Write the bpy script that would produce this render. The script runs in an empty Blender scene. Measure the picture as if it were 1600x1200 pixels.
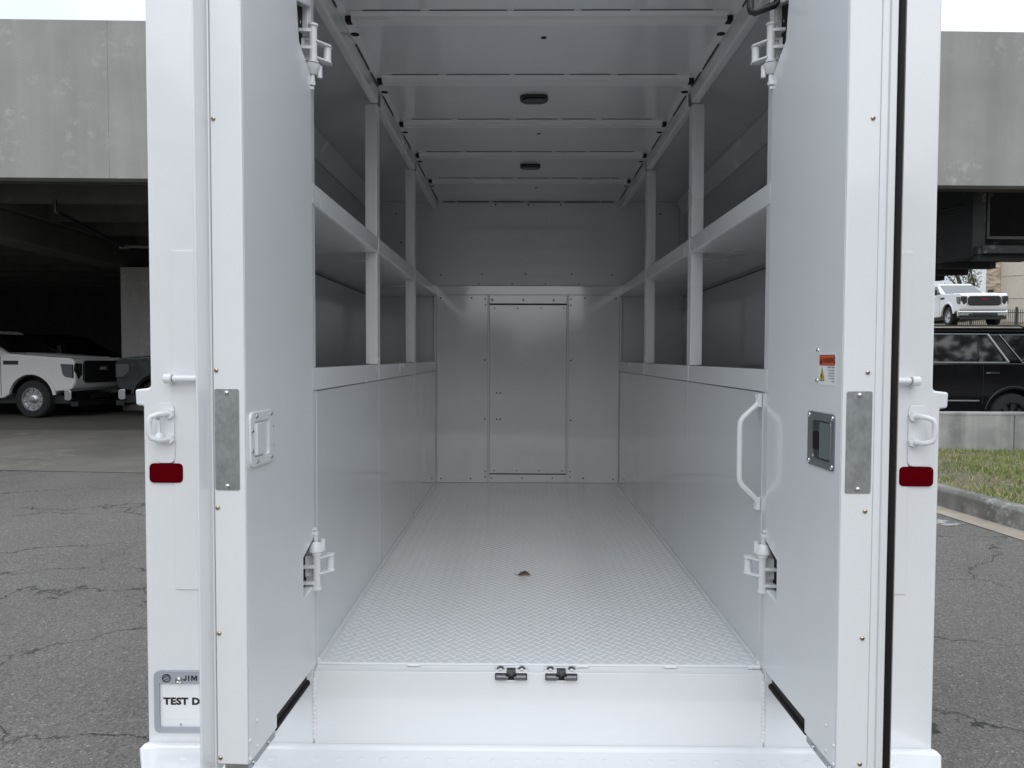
import bpy, bmesh, math, random
from mathutils import Vector, Matrix, noise
R = math.radians
PI = math.pi
SC = bpy.context.scene
COL = SC.collection

# ---------------------------------------------------------------- camera, sky, sun, exposure
cam_d = bpy.data.cameras.new('camera')
cam_d.sensor_fit = 'HORIZONTAL'
cam_d.sensor_width = 36.0
cam_d.lens = 25.875
cam_d.clip_start = 0.05
cam_d.clip_end = 2000
cam = bpy.data.objects.new('camera', cam_d)
COL.objects.link(cam)
def _cam_axes(p, y, r):
    cp, sp, cy, sy = math.cos(p), math.sin(p), math.cos(y), math.sin(y)
    fwd = Vector((sy*cp, cy*cp, -sp)); right = Vector((cy, -sy, 0)); up = right.cross(fwd)
    cr, sr = math.cos(r), math.sin(r)
    return right*cr + up*sr, up*cr - right*sr, fwd
_r, _u, _f = _cam_axes(0.0366, -0.0103, 0.0031)
cam.matrix_world = Matrix((( _r.x, _u.x, -_f.x, -0.0508), (_r.y, _u.y, -_f.y, -1.926), (_r.z, _u.z, -_f.z, 0.7999), (0, 0, 0, 1)))
SC.camera = cam

SUN_EL, SUN_AZ = 33.0, 176.0          # sun behind the cloud, high and behind the photographer
world = bpy.data.worlds.new('World')
SC.world = world
world.use_nodes = True
wn = world.node_tree; wn.nodes.clear()
w_out = wn.nodes.new('ShaderNodeOutputWorld')
w_bg = wn.nodes.new('ShaderNodeBackground'); w_bg.inputs['Strength'].default_value = 0.12
w_sky = wn.nodes.new('ShaderNodeTexSky'); w_sky.sky_type = 'NISHITA'; w_sky.sun_disc = False
w_sky.sun_elevation = R(SUN_EL); w_sky.sun_rotation = R(SUN_AZ); w_sky.air_density = 1.0; w_sky.dust_density = 1.5
w_tc = wn.nodes.new('ShaderNodeTexCoord')
w_no = wn.nodes.new('ShaderNodeTexNoise'); w_no.inputs['Scale'].default_value = 2.2; w_no.inputs['Detail'].default_value = 5
w_rm = wn.nodes.new('ShaderNodeValToRGB')
w_rm.color_ramp.elements[0].position = 0.3; w_rm.color_ramp.elements[0].color = (6.3, 7.0, 7.9, 1)
w_rm.color_ramp.elements[1].position = 0.7; w_rm.color_ramp.elements[1].color = (9.8, 10.3, 10.9, 1)
w_mx = wn.nodes.new('ShaderNodeMixRGB'); w_mx.inputs['Fac'].default_value = 0.92
wn.links.new(w_tc.outputs['Generated'], w_no.inputs['Vector'])
wn.links.new(w_no.outputs['Fac'], w_rm.inputs['Fac'])
wn.links.new(w_sky.outputs['Color'], w_mx.inputs['Color1'])
wn.links.new(w_rm.outputs['Color'], w_mx.inputs['Color2'])
# overcast sky: brighter overhead than near the horizon
w_sx = wn.nodes.new('ShaderNodeSeparateXYZ'); wn.links.new(w_tc.outputs['Generated'], w_sx.inputs[0])
w_mr = wn.nodes.new('ShaderNodeMapRange'); w_mr.inputs['From Min'].default_value = 0.0; w_mr.inputs['From Max'].default_value = 1.0
w_mr.inputs['To Min'].default_value = 0.46; w_mr.inputs['To Max'].default_value = 1.66; wn.links.new(w_sx.outputs['Z'], w_mr.inputs['Value'])
w_ml = wn.nodes.new('ShaderNodeMixRGB'); w_ml.blend_type = 'MULTIPLY'; w_ml.inputs['Fac'].default_value = 1.0
wn.links.new(w_mx.outputs['Color'], w_ml.inputs['Color1']); wn.links.new(w_mr.outputs['Result'], w_ml.inputs['Color2'])
wn.links.new(w_ml.outputs['Color'], w_bg.inputs['Color'])
wn.links.new(w_bg.outputs['Background'], w_out.inputs['Surface'])

sun_d = bpy.data.lights.new('sun', 'SUN'); sun_d.energy = 0.52; sun_d.angle = R(60); sun_d.color = (1.0, 0.97, 0.93)
sun = bpy.data.objects.new('sun', sun_d); COL.objects.link(sun)
sun.rotation_euler = (R(90-SUN_EL), 0, R(180-SUN_AZ)); sun.location = (0, -20, 40)

vs = SC.view_settings
vs.view_transform = 'Standard'; vs.look = 'None'; vs.exposure = 0.33; vs.gamma = 1.0
vs.use_curve_mapping = False
SC.display_settings.display_device = 'sRGB'

# ---------------------------------------------------------------- materials
def lin(c):
    return tuple(((x/255/12.92) if x/255 <= 0.04045 else ((x/255+0.055)/1.055)**2.4) for x in c)
class NM:
    def __init__(s, name):
        s.m = bpy.data.materials.new(name); s.m.use_nodes = True
        s.t = s.m.node_tree; s.b = s.t.nodes['Principled BSDF']
        s.tc = s.t.nodes.new('ShaderNodeTexCoord')
    def n(s, typ, **kw):
        nd = s.t.nodes.new(typ)
        for k, v in kw.items():
            if hasattr(nd, k) and k not in nd.inputs: setattr(nd, k, v)
            else: nd.inputs[k].default_value = v
        return nd
    def l(s, a, b): s.t.links.new(a, b)
    def mapped(s, scale=(1, 1, 1), rot=(0, 0, 0), src='Object'):
        mp = s.n('ShaderNodeMapping'); mp.inputs['Scale'].default_value = scale; mp.inputs['Rotation'].default_value = rot
        s.l(s.tc.outputs[src], mp.inputs['Vector']); return mp.outputs['Vector']
    def noise(s, scale, detail=4, vec=None, rough=0.55):
        nd = s.n('ShaderNodeTexNoise'); nd.inputs['Scale'].default_value = scale; nd.inputs['Detail'].default_value = detail
        nd.inputs['Roughness'].default_value = rough
        s.l(vec if vec else s.tc.outputs['Object'], nd.inputs['Vector']); return nd.outputs['Fac']
    def ramp(s, fac, stops):
        nd = s.n('ShaderNodeValToRGB'); cr = nd.color_ramp
        while len(cr.elements) < len(stops): cr.elements.new(0.5)
        for e, (p, c) in zip(cr.elements, stops):
            e.position = p; e.color = (c, c, c, 1) if isinstance(c, (int, float)) else (*c, 1)
        s.l(fac, nd.inputs['Fac']); return nd.outputs['Color']
    def mix(s, fac, a, b, mode='MIX'):
        nd = s.n('ShaderNodeMixRGB'); nd.blend_type = mode
        for v, k in ((fac, 'Fac'), (a, 'Color1'), (b, 'Color2')):
            if isinstance(v, (int, float)): nd.inputs[k].default_value = v if k == 'Fac' else (v, v, v, 1)
            elif isinstance(v, tuple): nd.inputs[k].default_value = (*v, 1)
            else: s.l(v, nd.inputs[k])
        return nd.outputs['Color']
    def math(s, op, a, b=0.0):
        nd = s.n('ShaderNodeMath'); nd.operation = op
        for i, v in enumerate((a, b)):
            if isinstance(v, (int, float)): nd.inputs[i].default_value = v
            else: s.l(v, nd.inputs[i])
        return nd.outputs[0]
    def bump(s, h, strength=0.3, dist=0.01, prev=None):
        nd = s.n('ShaderNodeBump'); nd.inputs['Strength'].default_value = strength; nd.inputs['Distance'].default_value = dist
        s.l(h, nd.inputs['Height'])
        if prev: s.l(prev, nd.inputs['Normal'])
        s.l(nd.outputs['Normal'], s.b.inputs['Normal']); return nd.outputs['Normal']
    def set(s, **kw):
        for k, v in kw.items():
            k = k.replace('_', ' ')
            if isinstance(v, tuple): s.b.inputs[k].default_value = (*v, 1)
            elif isinstance(v, (int, float)): s.b.inputs[k].default_value = v
            else: s.l(v, s.b.inputs[k])
        return s
def simple(name, col, rough=0.5, metal=0.0, **kw):
    x = NM(name); x.set(Base_Color=col, Roughness=rough, Metallic=metal, **kw)
    return x.m
def paint(name, col, rough=0.22, ripple=0.4, coat=0.0, var=0.03):
    x = NM(name)
    f = x.noise(1.6, 5)
    c0 = tuple(max(0, v*(1-var)) for v in col); c1 = tuple(min(1, v*(1+var)) for v in col)
    x.set(Base_Color=x.ramp(f, [(0.3, c0), (0.7, c1)]), Roughness=x.ramp(x.noise(3.0, 2), [(0.3, rough*0.92), (0.75, rough*1.1)]))
    x.b.inputs['Specular IOR Level'].default_value = 0.5
    x.b.inputs['Coat Weight'].default_value = coat; x.b.inputs['Coat Roughness'].default_value = 0.07
    n1 = x.bump(x.noise(2.2, 0, x.mapped((1.0, 1.0, 0.55))), ripple, 0.02)
    n2 = x.bump(x.noise(420, 2), 0.03, 0.002, n1); x.l(n1, x.b.inputs['Coat Normal'])
    return x.m
M = {}
M['white'] = paint('white_gloss_paint', (0.815, 0.83, 0.84), 0.18, 0.05, 0.6)
M['white_ext'] = paint('white_body_paint', (0.80, 0.81, 0.82), 0.20, 0.04, 0.9)
M['white_soft'] = paint('white_painted_steel', (0.79, 0.80, 0.81), 0.26, 0.03, 0.3)
M['bulk'] = paint('white_wavy_panel_paint', (0.79, 0.81, 0.825), 0.10, 0.32, 1.0)
M['black_rubber'] = simple('black_rubber', (0.009, 0.009, 0.010), 0.6, 0, Specular_IOR_Level=0.25)
M['black_metal'] = simple('black_metal', (0.015, 0.016, 0.017), 0.4)
M['dark_hole'] = simple('dark_opening', (0.004, 0.004, 0.005), 0.8)
M['seam'] = simple('dark_seam_sealer', (0.055, 0.058, 0.06), 0.7)
M['chrome'] = simple('chrome_steel', (0.72, 0.73, 0.74), 0.16, 1.0)
M['steel'] = simple('zinc_steel', (0.42, 0.43, 0.44), 0.32, 1.0)
M['brass'] = simple('brassy_screw', (0.55, 0.47, 0.36), 0.28, 1.0)
M['red_lens'] = simple('dark_red_reflector', (0.105, 0.001, 0.004), 0.6, 0, Specular_IOR_Level=0.0)
M['orange'] = simple('orange_print', (0.72, 0.115, 0.035), 0.5)
M['yellow'] = simple('yellow_print', (0.75, 0.62, 0.06), 0.5)
M['ink'] = simple('black_print', (0.012, 0.012, 0.013), 0.5)
M['paper'] = simple('white_print', (0.84, 0.85, 0.86), 0.45)
M['plate_grey'] = simple('grey_plate_frame', (0.40, 0.42, 0.46), 0.42, 0.15)
x = NM('galvanised_steel')
v = x.n('ShaderNodeTexVoronoi'); v.inputs['Scale'].default_value = 160; x.l(x.mapped((1, 1, 0.6)), v.inputs['Vector'])
x.set(Base_Color=x.mix(0.6, x.ramp(x.noise(14, 5), [(0.3, (0.30, 0.32, 0.325)), (0.7, (0.42, 0.44, 0.445))]), x.ramp(v.outputs['Color'], [(0.2, (0.33, 0.345, 0.35)), (0.8, (0.43, 0.445, 0.45))])),
      Metallic=0.75, Roughness=x.ramp(x.noise(40, 3), [(0.3, 0.36), (0.7, 0.5)]))
M['galv'] = x.m
M['lens_dark'] = simple('smoked_lens', (0.03, 0.035, 0.04), 0.12)
x = NM('dry_leaf'); x.set(Base_Color=x.ramp(x.noise(90, 4), [(0.3, (0.05, 0.028, 0.016)), (0.7, (0.16, 0.10, 0.06))]), Roughness=0.7); M['leaf_dry'] = x.m

def asphalt():
    x = NM('worn_asphalt')
    base = x.ramp(x.noise(0.55, 6), [(0.3, (0.132, 0.123, 0.110)), (0.7, (0.176, 0.165, 0.150))])
    va = x.n('ShaderNodeTexVoronoi'); va.inputs['Scale'].default_value = 125; x.l(x.tc.outputs['Object'], va.inputs['Vector'])
    sp = x.ramp(va.outputs['Color'], [(0.1, 0.52), (0.55, 0.94), (0.86, 1.25), (0.97, 2.3)])
    col = x.mix(1.0, base, sp, 'MULTIPLY')
    wn_ = x.noise(1.7, 5)
    vec = x.n('ShaderNodeVectorMath'); vec.operation = 'ADD'
    nz = x.n('ShaderNodeTexNoise'); nz.inputs['Scale'].default_value = 1.3; nz.inputs['Detail'].default_value = 11; nz.inputs['Roughness'].default_value = 0.62; x.l(x.tc.outputs['Object'], nz.inputs['Vector'])
    sc_ = x.n('ShaderNodeVectorMath'); sc_.operation = 'SCALE'; sc_.inputs['Scale'].default_value = 0.9; x.l(nz.outputs['Color'], sc_.inputs[0])
    x.l(x.mapped((0.8, 1.15, 1), (0, 0, 0.45)), vec.inputs[0]); x.l(sc_.outputs[0], vec.inputs[1])
    vc = x.n('ShaderNodeTexVoronoi'); vc.feature = 'DISTANCE_TO_EDGE'; vc.inputs['Scale'].default_value = 0.72; x.l(vec.outputs[0], vc.inputs['Vector'])
    crack = x.ramp(vc.outputs['Distance'], [(0.0, 1.0), (0.0025, 0.85), (0.0055, 0.0)])
    msk = x.ramp(wn_, [(0.38, 0.1), (0.5, 1.0)])
    ck = x.mix(1.0, crack, msk, 'MULTIPLY')
    col = x.mix(ck, col, (0.02, 0.019, 0.018))
    x.set(Base_Color=col, Roughness=0.88)
    h = x.math('SUBTRACT', va.outputs['Distance'], x.math('MULTIPLY', ck, 1.5))
    x.bump(h, 0.75, 0.006)
    return x.m
M['asphalt'] = asphalt()
def concrete(name, lo, hi, stain=0.5, streak=True, scale=1.0, pale=(0.5, 0.51, 0.49), pale_amt=0.5):
    x = NM(name)
    c = x.ramp(x.noise(0.8*scale, 7), [(0.3, lo), (0.72, hi)])
    if streak:
        st = x.noise(1.0, 6, x.mapped((2.2*scale, 2.2*scale, 0.16*scale)))
        c = x.mix(stain, c, x.mix(1.0, c, x.ramp(st, [(0.3, 0.66), (0.62, 1.12)]), 'MULTIPLY'))
    bl = x.mix(1.0, x.ramp(x.noise(0.9*scale, 3), [(0.5, 0.0), (0.62, 1.0)]), x.ramp(x.noise(5*scale, 6, None, 0.7), [(0.52, 0.0), (0.66, 1.0)]), 'MULTIPLY')
    c = x.mix(x.math('MULTIPLY', bl, pale_amt), c, pale)
    c = x.mix(1.0, c, x.ramp(x.noise(60*scale, 3), [(0.3, 0.9), (0.7, 1.08)]), 'MULTIPLY')
    x.set(Base_Color=c, Roughness=0.9)
    x.bump(x.noise(30*scale, 6), 0.25, 0.01)
    return x.m
M['conc_panel'] = concrete('precast_concrete', (0.30, 0.302, 0.284), (0.37, 0.37, 0.348), 0.35, True, 1.0, (0.54, 0.54, 0.51), 0.55)
M['conc_dark'] = concrete('shade_darkened_concrete', (0.075, 0.075, 0.07), (0.12, 0.118, 0.11), 0.5, True, 1.0, (0.16, 0.16, 0.15), 0.2)  # garage concrete with the dimness of the interior put into its colour
M['conc_wall'] = concrete('stained_retaining_concrete', (0.24, 0.245, 0.23), (0.46, 0.465, 0.44), 0.75, True, 2.2)
M['conc_kerb'] = concrete('weathered_kerb_concrete', (0.10, 0.095, 0.085), (0.30, 0.285, 0.26), 0.6, True, 3.0)
M['conc_gutter'] = concrete('dusty_gutter_concrete', (0.24, 0.20, 0.16), (0.40, 0.35, 0.29), 0.3, False, 3.0)
M['conc_apron'] = concrete('driveway_concrete', (0.10, 0.092, 0.076), (0.165, 0.153, 0.128), 0.3, False, 1.0, (0.24, 0.23, 0.205), 0.6)
M['soil'] = concrete('dry_soil', (0.10, 0.085, 0.055), (0.2, 0.17, 0.11), 0.3, False, 3.0)
x = NM('worn_road_paint'); x.set(Base_Color=x.ramp(x.noise(9, 6), [(0.42, (0.12, 0.12, 0.12)), (0.6, (0.42, 0.42, 0.41))]), Roughness=0.8); M['road_paint'] = x.m
x = NM('grass_blades'); g = x.n('ShaderNodeNewGeometry')
x.set(Base_Color=x.ramp(g.outputs['Random Per Island'], [(0.0, (0.07, 0.14, 0.02)), (0.5, (0.19, 0.27, 0.045)), (0.72, (0.34, 0.33, 0.10)), (0.82, (0.40, 0.34, 0.18)), (1.0, (0.50, 0.42, 0.26))]), Roughness=0.7); M['grass'] = x.m
def leafmat(name, a, b):
    x = NM(name); g = x.n('ShaderNodeNewGeometry')
    x.set(Base_Color=x.ramp(g.outputs['Random Per Island'], [(0.0, a), (1.0, b)]), Roughness=0.6); return x.m
M['leaf'] = leafmat('tree_leaves', (0.03, 0.05, 0.012), (0.12, 0.14, 0.045))
M['leaf_dark'] = leafmat('far_leaves', (0.02, 0.03, 0.012), (0.06, 0.075, 0.03))
M['bark'] = simple('grey_bark', (0.12, 0.10, 0.085), 0.9)
M['stucco'] = concrete('tan_stucco', (0.50, 0.45, 0.39), (0.58, 0.53, 0.46), 0.15, True, 0.3, (0.6, 0.55, 0.48), 0.1)
x = NM('buff_stone'); v = x.n('ShaderNodeTexVoronoi'); v.inputs['Scale'].default_value = 3.2; x.l(x.mapped((1, 1, 2.0)), v.inputs['Vector'])
x.set(Base_Color=x.ramp(v.outputs['Color'], [(0.1, (0.26, 0.19, 0.13)), (0.5, (0.42, 0.33, 0.24)), (0.9, (0.55, 0.46, 0.36))]), Roughness=0.85); x.bump(v.outputs['Distance'], 0.6, 0.05); M['stone'] = x.m
M['iron'] = simple('black_iron', (0.02, 0.02, 0.022), 0.5)
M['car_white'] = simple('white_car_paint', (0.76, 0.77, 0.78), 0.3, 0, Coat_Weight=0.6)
M['car_black'] = simple('black_car_paint', (0.004, 0.004, 0.005), 0.1, 0, Coat_Weight=0.15)
M['car_green'] = simple('dark_green_car_paint', (0.016, 0.024, 0.023), 0.25, 0, Coat_Weight=0.7)
M['glass'] = simple('tinted_car_glass', (0.008, 0.009, 0.010), 0.04, 0, Specular_IOR_Level=0.7)
M['glass_grey'] = simple('clear_car_glass', (0.10, 0.11, 0.115), 0.06)
M['tyre'] = simple('tyre_rubber', (0.014, 0.014, 0.015), 0.8)
M['rim'] = simple('alloy_rim', (0.55, 0.56, 0.58), 0.3, 0.9)
M['rim_dark'] = simple('dark_alloy_rim', (0.12, 0.12, 0.13), 0.3, 0.9)
M['car_trim'] = simple('black_car_trim', (0.012, 0.012, 0.013), 0.45)
M['lamp_clear'] = simple('clear_lamp_lens', (0.45, 0.47, 0.5), 0.12, 0.3)
M['amber'] = simple('amber_lamp_lens', (0.6, 0.22, 0.03), 0.2)
M['badge_red'] = simple('red_badge', (0.28, 0.015, 0.015), 0.3)
M['lamp_smoke'] = simple('smoked_lamp_lens', (0.09, 0.095, 0.1), 0.15)
M['floor_dark'] = concrete('shade_darkened_floor', (0.06, 0.057, 0.050), (0.10, 0.095, 0.084), 0.2, False, 1.0, (0.14, 0.13, 0.11), 0.3)  # garage floor darkened in colour to carry the indoor shade
M['dark_steel'] = simple('dark_zinc_steel', (0.16, 0.165, 0.17), 0.35, 0.85)
M['car_shade'] = simple('shaded_white_car_paint', (0.60, 0.60, 0.595), 0.35, 0, Coat_Weight=0.5)  # white pickup paint, garage shade put into the colour
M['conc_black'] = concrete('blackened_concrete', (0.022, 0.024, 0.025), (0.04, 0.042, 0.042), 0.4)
M['wall_shade'] = paint('shaded_white_wall_paint', (0.56, 0.60, 0.63), 0.16, 0.2, 0.8)  # white wall paint greyed to stand for compartment shade
M['latch_grey'] = simple('grey_green_latch', (0.15, 0.17, 0.17), 0.5, 0.0, Specular_IOR_Level=0.3)
M['dark_zinc'] = simple('brushed_zinc', (0.24, 0.26, 0.265), 0.42, 0.55)
M['letters'] = simple('silver_letters', (0.6, 0.6, 0.6), 0.4)
M['galv_pipe'] = simple('grey_pipe', (0.25, 0.25, 0.25), 0.5, 0.4)

# ---------------------------------------------------------------- mesh helpers
class MB:
    """collects shapes; build() links them as one mesh object"""
    def __init__(s): s.v = []; s.f = []; s.fm = []; s.mats = []; s.sm = []
    def mi(s, m):
        if m not in s.mats: s.mats.append(m)
        return s.mats.index(m)
    def add(s, verts, faces, mat, smooth=False):
        o = len(s.v); s.v += [tuple(p) for p in verts]; k = s.mi(mat)
        for f in faces: s.f.append([i+o for i in f]); s.fm.append(k); s.sm.append(smooth)
        return s
    def box(s, a, b, mat):
        (x0, y0, z0), (x1, y1, z1) = a, b
        x0, x1 = min(x0, x1), max(x0, x1); y0, y1 = min(y0, y1), max(y0, y1); z0, z1 = min(z0, z1), max(z0, z1)
        v = [(x0, y0, z0), (x1, y0, z0), (x1, y1, z0), (x0, y1, z0), (x0, y0, z1), (x1, y0, z1), (x1, y1, z1), (x0, y1, z1)]
        return s.add(v, [(0, 3, 2, 1), (4, 5, 6, 7), (0, 1, 5, 4), (1, 2, 6, 5), (2, 3, 7, 6), (3, 0, 4, 7)], mat)
    def prism(s, pts, axis, a, b, mat, smooth=False):
        """polygon pts (2d) extruded along axis from a to b. axis x: pts=(y,z); y: (x,z); z: (x,y)"""
        def P(p, t):
            return (t, p[0], p[1]) if axis == 'x' else (p[0], t, p[1]) if axis == 'y' else (p[0], p[1], t)
        n = len(pts); v = [P(p, a) for p in pts] + [P(p, b) for p in pts]
        f = [tuple(range(n))[::-1], tuple(range(n, 2*n))] + [(i, (i+1) % n, (i+1) % n+n, i+n) for i in range(n)]
        o = len(s.f); s.add(v, f, mat)
        if smooth:
            for k in range(o+2, len(s.f)): s.sm[k] = True
        return s
    def cyl(s, p, q, r, mat, n=12, r2=None, caps=True):
        p, q = Vector(p), Vector(q); d = (q-p).normalized(); r2 = r if r2 is None else r2
        a = d.orthogonal().normalized(); b = d.cross(a)
        v = []
        for c, rr in ((p, r), (q, r2)):
            v += [c + (a*math.cos(2*PI*i/n) + b*math.sin(2*PI*i/n))*rr for i in range(n)]
        s.add(v, [(i, (i+1) % n, (i+1) % n+n, i+n) for i in range(n)], mat, True)
        if caps: s.add(v, [tuple(range(n))[::-1], tuple(range(n, 2*n))], mat)
        return s
    def tube(s, pts, r, mat, n=10):
        pts = [Vector(p) for p in pts]; v = []; f = []
        a = None
        for i, p in enumerate(pts):
            d = ((pts[min(i+1, len(pts)-1)]-pts[max(i-1, 0)])).normalized()
            if a is None: a = d.orthogonal().normalized()
            a = (a - d*a.dot(d)).normalized(); b = d.cross(a)
            rr = r[i] if isinstance(r, (list, tuple)) else r
            v += [p + (a*math.cos(2*PI*k/n)+b*math.sin(2*PI*k/n))*rr for k in range(n)]
        for i in range(len(pts)-1):
            f += [(i*n+k, i*n+(k+1) % n, (i+1)*n+(k+1) % n, (i+1)*n+k) for k in range(n)]
        s.add(v, f, mat, True)
        s.add([v[k] for k in range(n)], [tuple(range(n))[::-1]], mat); s.add([v[-n+k] for k in range(n)], [tuple(range(n))], mat)
        return s
    def lathe(s, c, d, prof, mat, n=16):
        """prof: list of (radius, height along d)"""
        c, d = Vector(c), Vector(d).normalized(); a = d.orthogonal().normalized(); b = d.cross(a); v = []; f = []
        for (r, h) in prof:
            v += [c + d*h + (a*math.cos(2*PI*k/n)+b*math.sin(2*PI*k/n))*max(r, 1e-5) for k in range(n)]
        for i in range(len(prof)-1):
            f += [(i*n+k, i*n+(k+1) % n, (i+1)*n+(k+1) % n, (i+1)*n+k) for k in range(n)]
        return s.add(v, f, mat, True)
    def mesh(s, name):
        me = bpy.data.meshes.new(name); me.from_pydata(s.v, [], s.f)
        for m in s.mats: me.materials.append(m)
        me.polygons.foreach_set('material_index', s.fm)
        bm = bmesh.new(); bm.from_mesh(me); bmesh.ops.remove_doubles(bm, verts=bm.verts, dist=1e-6)
        bmesh.ops.recalc_face_normals(bm, faces=bm.faces); bm.to_mesh(me); bm.free()
        for p in me.polygons: p.use_smooth = True
        me.set_sharp_from_angle(angle=R(38)); me.update()
        return me
    def build(s, name, parent=None, bevel=0.0, seg=2, kind=None, label=None, rawmesh=False):
        if rawmesh:
            me = bpy.data.meshes.new(name); me.from_pydata(s.v, [], s.f)
            for m in s.mats: me.materials.append(m)
            me.polygons.foreach_set('material_index', s.fm)
        else: me = s.mesh(name)
        o = bpy.data.objects.new(name, me); COL.objects.link(o)
        if parent: o.parent = parent
        if bevel:
            b = o.modifiers.new('bevel', 'BEVEL'); b.width = bevel; b.segments = seg; b.limit_method = 'ANGLE'; b.angle_limit = R(35); b.harden_normals = True
        if kind: o['kind'] = kind
        if label: o['label'] = label
        return o
def thing(name, label, cat, loc=(0, 0, 0), rz=0.0, group=None):
    o = bpy.data.objects.new(name, None); COL.objects.link(o); o.empty_display_size = 0.2
    o.location = loc; o.rotation_euler = (0, 0, rz); o['label'] = label; o['category'] = cat
    if group: o['group'] = group
    return o
def part(name, parent, loc=(0, 0, 0), rz=0.0):
    o = bpy.data.objects.new(name, None); COL.objects.link(o); o.parent = parent; o.location = loc; o.rotation_euler = (0, 0, rz); o.empty_display_size = 0.1
    return o
def inst(src, parent, loc, rot=(0, 0, 0), name=None):
    o = src.copy(); COL.objects.link(o); o.parent = parent; o.location = loc; o.rotation_euler = rot
    if name: o.name = name
    return o
def meshobj(name, me, parent, loc=(0, 0, 0), rot=(0, 0, 0)):
    o = bpy.data.objects.new(name, me); COL.objects.link(o); o.parent = parent; o.location = loc; o.rotation_euler = rot
    return o
def rrect(x0, y0, x1, y1, r, n=5):
    pts = []
    for cx, cy, a in ((x1-r, y1-r, 0), (x0+r, y1-r, 90), (x0+r, y0+r, 180), (x1-r, y0+r, 270)):
        pts += [(cx+r*math.cos(R(a+90*i/n)), cy+r*math.sin(R(a+90*i/n))) for i in range(n+1)]
    return pts
def arc(cx, cy, r, a0, a1, n):
    return [(cx+r*math.cos(R(a0+(a1-a0)*i/n)), cy+r*math.sin(R(a0+(a1-a0)*i/n))) for i in range(n+1)]
_fonts = {}
def text_geo(txt, cap, bold=0.0, sx=1.0, spacing=1.0):
    """flat text outline: list of 2d verts and faces; cap = cap height; origin at left baseline"""
    cu = bpy.data.curves.new('t', 'FONT'); cu.body = txt; cu.size = 1.0; cu.offset = bold; cu.resolution_u = 3; cu.space_character = spacing
    ob = bpy.data.objects.new('t', cu); COL.objects.link(ob)
    dg = bpy.context.evaluated_depsgraph_get(); me = ob.evaluated_get(dg).to_mesh()
    k = cap/0.73
    vs_ = [(v.co.x*k*sx, v.co.y*k) for v in me.vertices]; fs_ = [tuple(p.vertices) for p in me.polygons]
    ob.evaluated_get(dg).to_mesh_clear(); bpy.data.objects.remove(ob); bpy.data.curves.remove(cu)
    return vs_, fs_
def put_text(mb, txt, o, ex, ey, cap, mat, bold=0.0, sx=1.0, spacing=1.0, align='L', lift=0.0):
    v, f = text_geo(txt, cap, bold, sx, spacing)
    if not v: return
    w = max(p[0] for p in v)
    dx = 0 if align == 'L' else (-w if align == 'R' else -w/2)
    o, ex, ey = Vector(o), Vector(ex), Vector(ey); n = ex.cross(ey)
    mb.add([o + ex*(p[0]+dx) + ey*p[1] + n*lift for p in v], f, mat)
def dome_mesh(name, r, h, mat, n=12, slot=None):
    """button head, flat side at origin, dome towards +z"""
    b = MB(); b.lathe((0, 0, 0), (0, 0, 1), [(r*1.0, -0.001), (r, 0), (r*0.92, h*0.45), (r*0.7, h*0.8), (r*0.35, h*0.97), (0, h)], mat, n)
    if slot: b.cyl((0, 0, h*0.6), (0, 0, h*1.02), r*0.32, slot, 6)
    return b.mesh(name)
SCREW = dome_mesh('screw', 0.0048, 0.003, M['brass'], 12, M['seam'])
RIVET_W = dome_mesh('rivet', 0.0045, 0.0028, M['white_soft'], 12)
RIVET_S = dome_mesh('rivet', 0.0052, 0.0032, M['chrome'], 12)
RIVET_D = dome_mesh('rivet', 0.0044, 0.0026, M['steel'], 10, M['dark_hole'])
def rot_to(n):
    return Vector((0, 0, 1)).rotation_difference(Vector(n)).to_euler()
# ---------------------------------------------------------------- ground and setting
def ground_z(y):
    return -0.85 + 0.25*min(1.0, max(0.0, (y-2.0)/12.5))
def struct(o, kind='structure'):
    o['kind'] = kind; return o
def sheet(name, xs, ys, zf, mat, kind='structure'):
    v = [(x_, y_, zf(x_, y_)) for y_ in ys for x_ in xs]; n = len(xs)
    f = [(j*n+i, j*n+i+1, (j+1)*n+i+1, (j+1)*n+i) for j in range(len(ys)-1) for i in range(n-1)]
    b = MB(); b.add(v, f, mat); o = b.build(name); o['kind'] = kind; return o
def lerp(a, b, t): return a+(b-a)*t
sheet('asphalt_ground', [-400, -60, -30, 30, 60, 400], [-400, -40, -5, 2, 4.5, 7, 9.5, 12, 14.5, 40, 400], lambda x_, y_: ground_z(y_), M['asphalt'])
# concrete driveway into the garage
ap = MB()
edge = [(-40, 9.9), (-14, 8.05), (-7.07, 7.78), (-5.0, 7.62), (3.2, 7.3)]
v = []; f = []
for i, (x_, y_) in enumerate(edge):
    for yy in (y_, lerp(y_, 12.2, .6), 12.2): v.append((x_, yy, ground_z(yy)+0.006))
for i in range(len(edge)-1):
    for k in range(2): f.append((i*3+k, (i+1)*3+k, (i+1)*3+k+1, i*3+k+1))
ap.add(v, f, M['conc_apron']); struct(ap.build('concrete_driveway'))
sheet('garage_floor', [-40, -10, 4.4], [12.2, 14.5, 33], lambda x_, y_: ground_z(y_)+0.006, M['floor_dark'])

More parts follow.
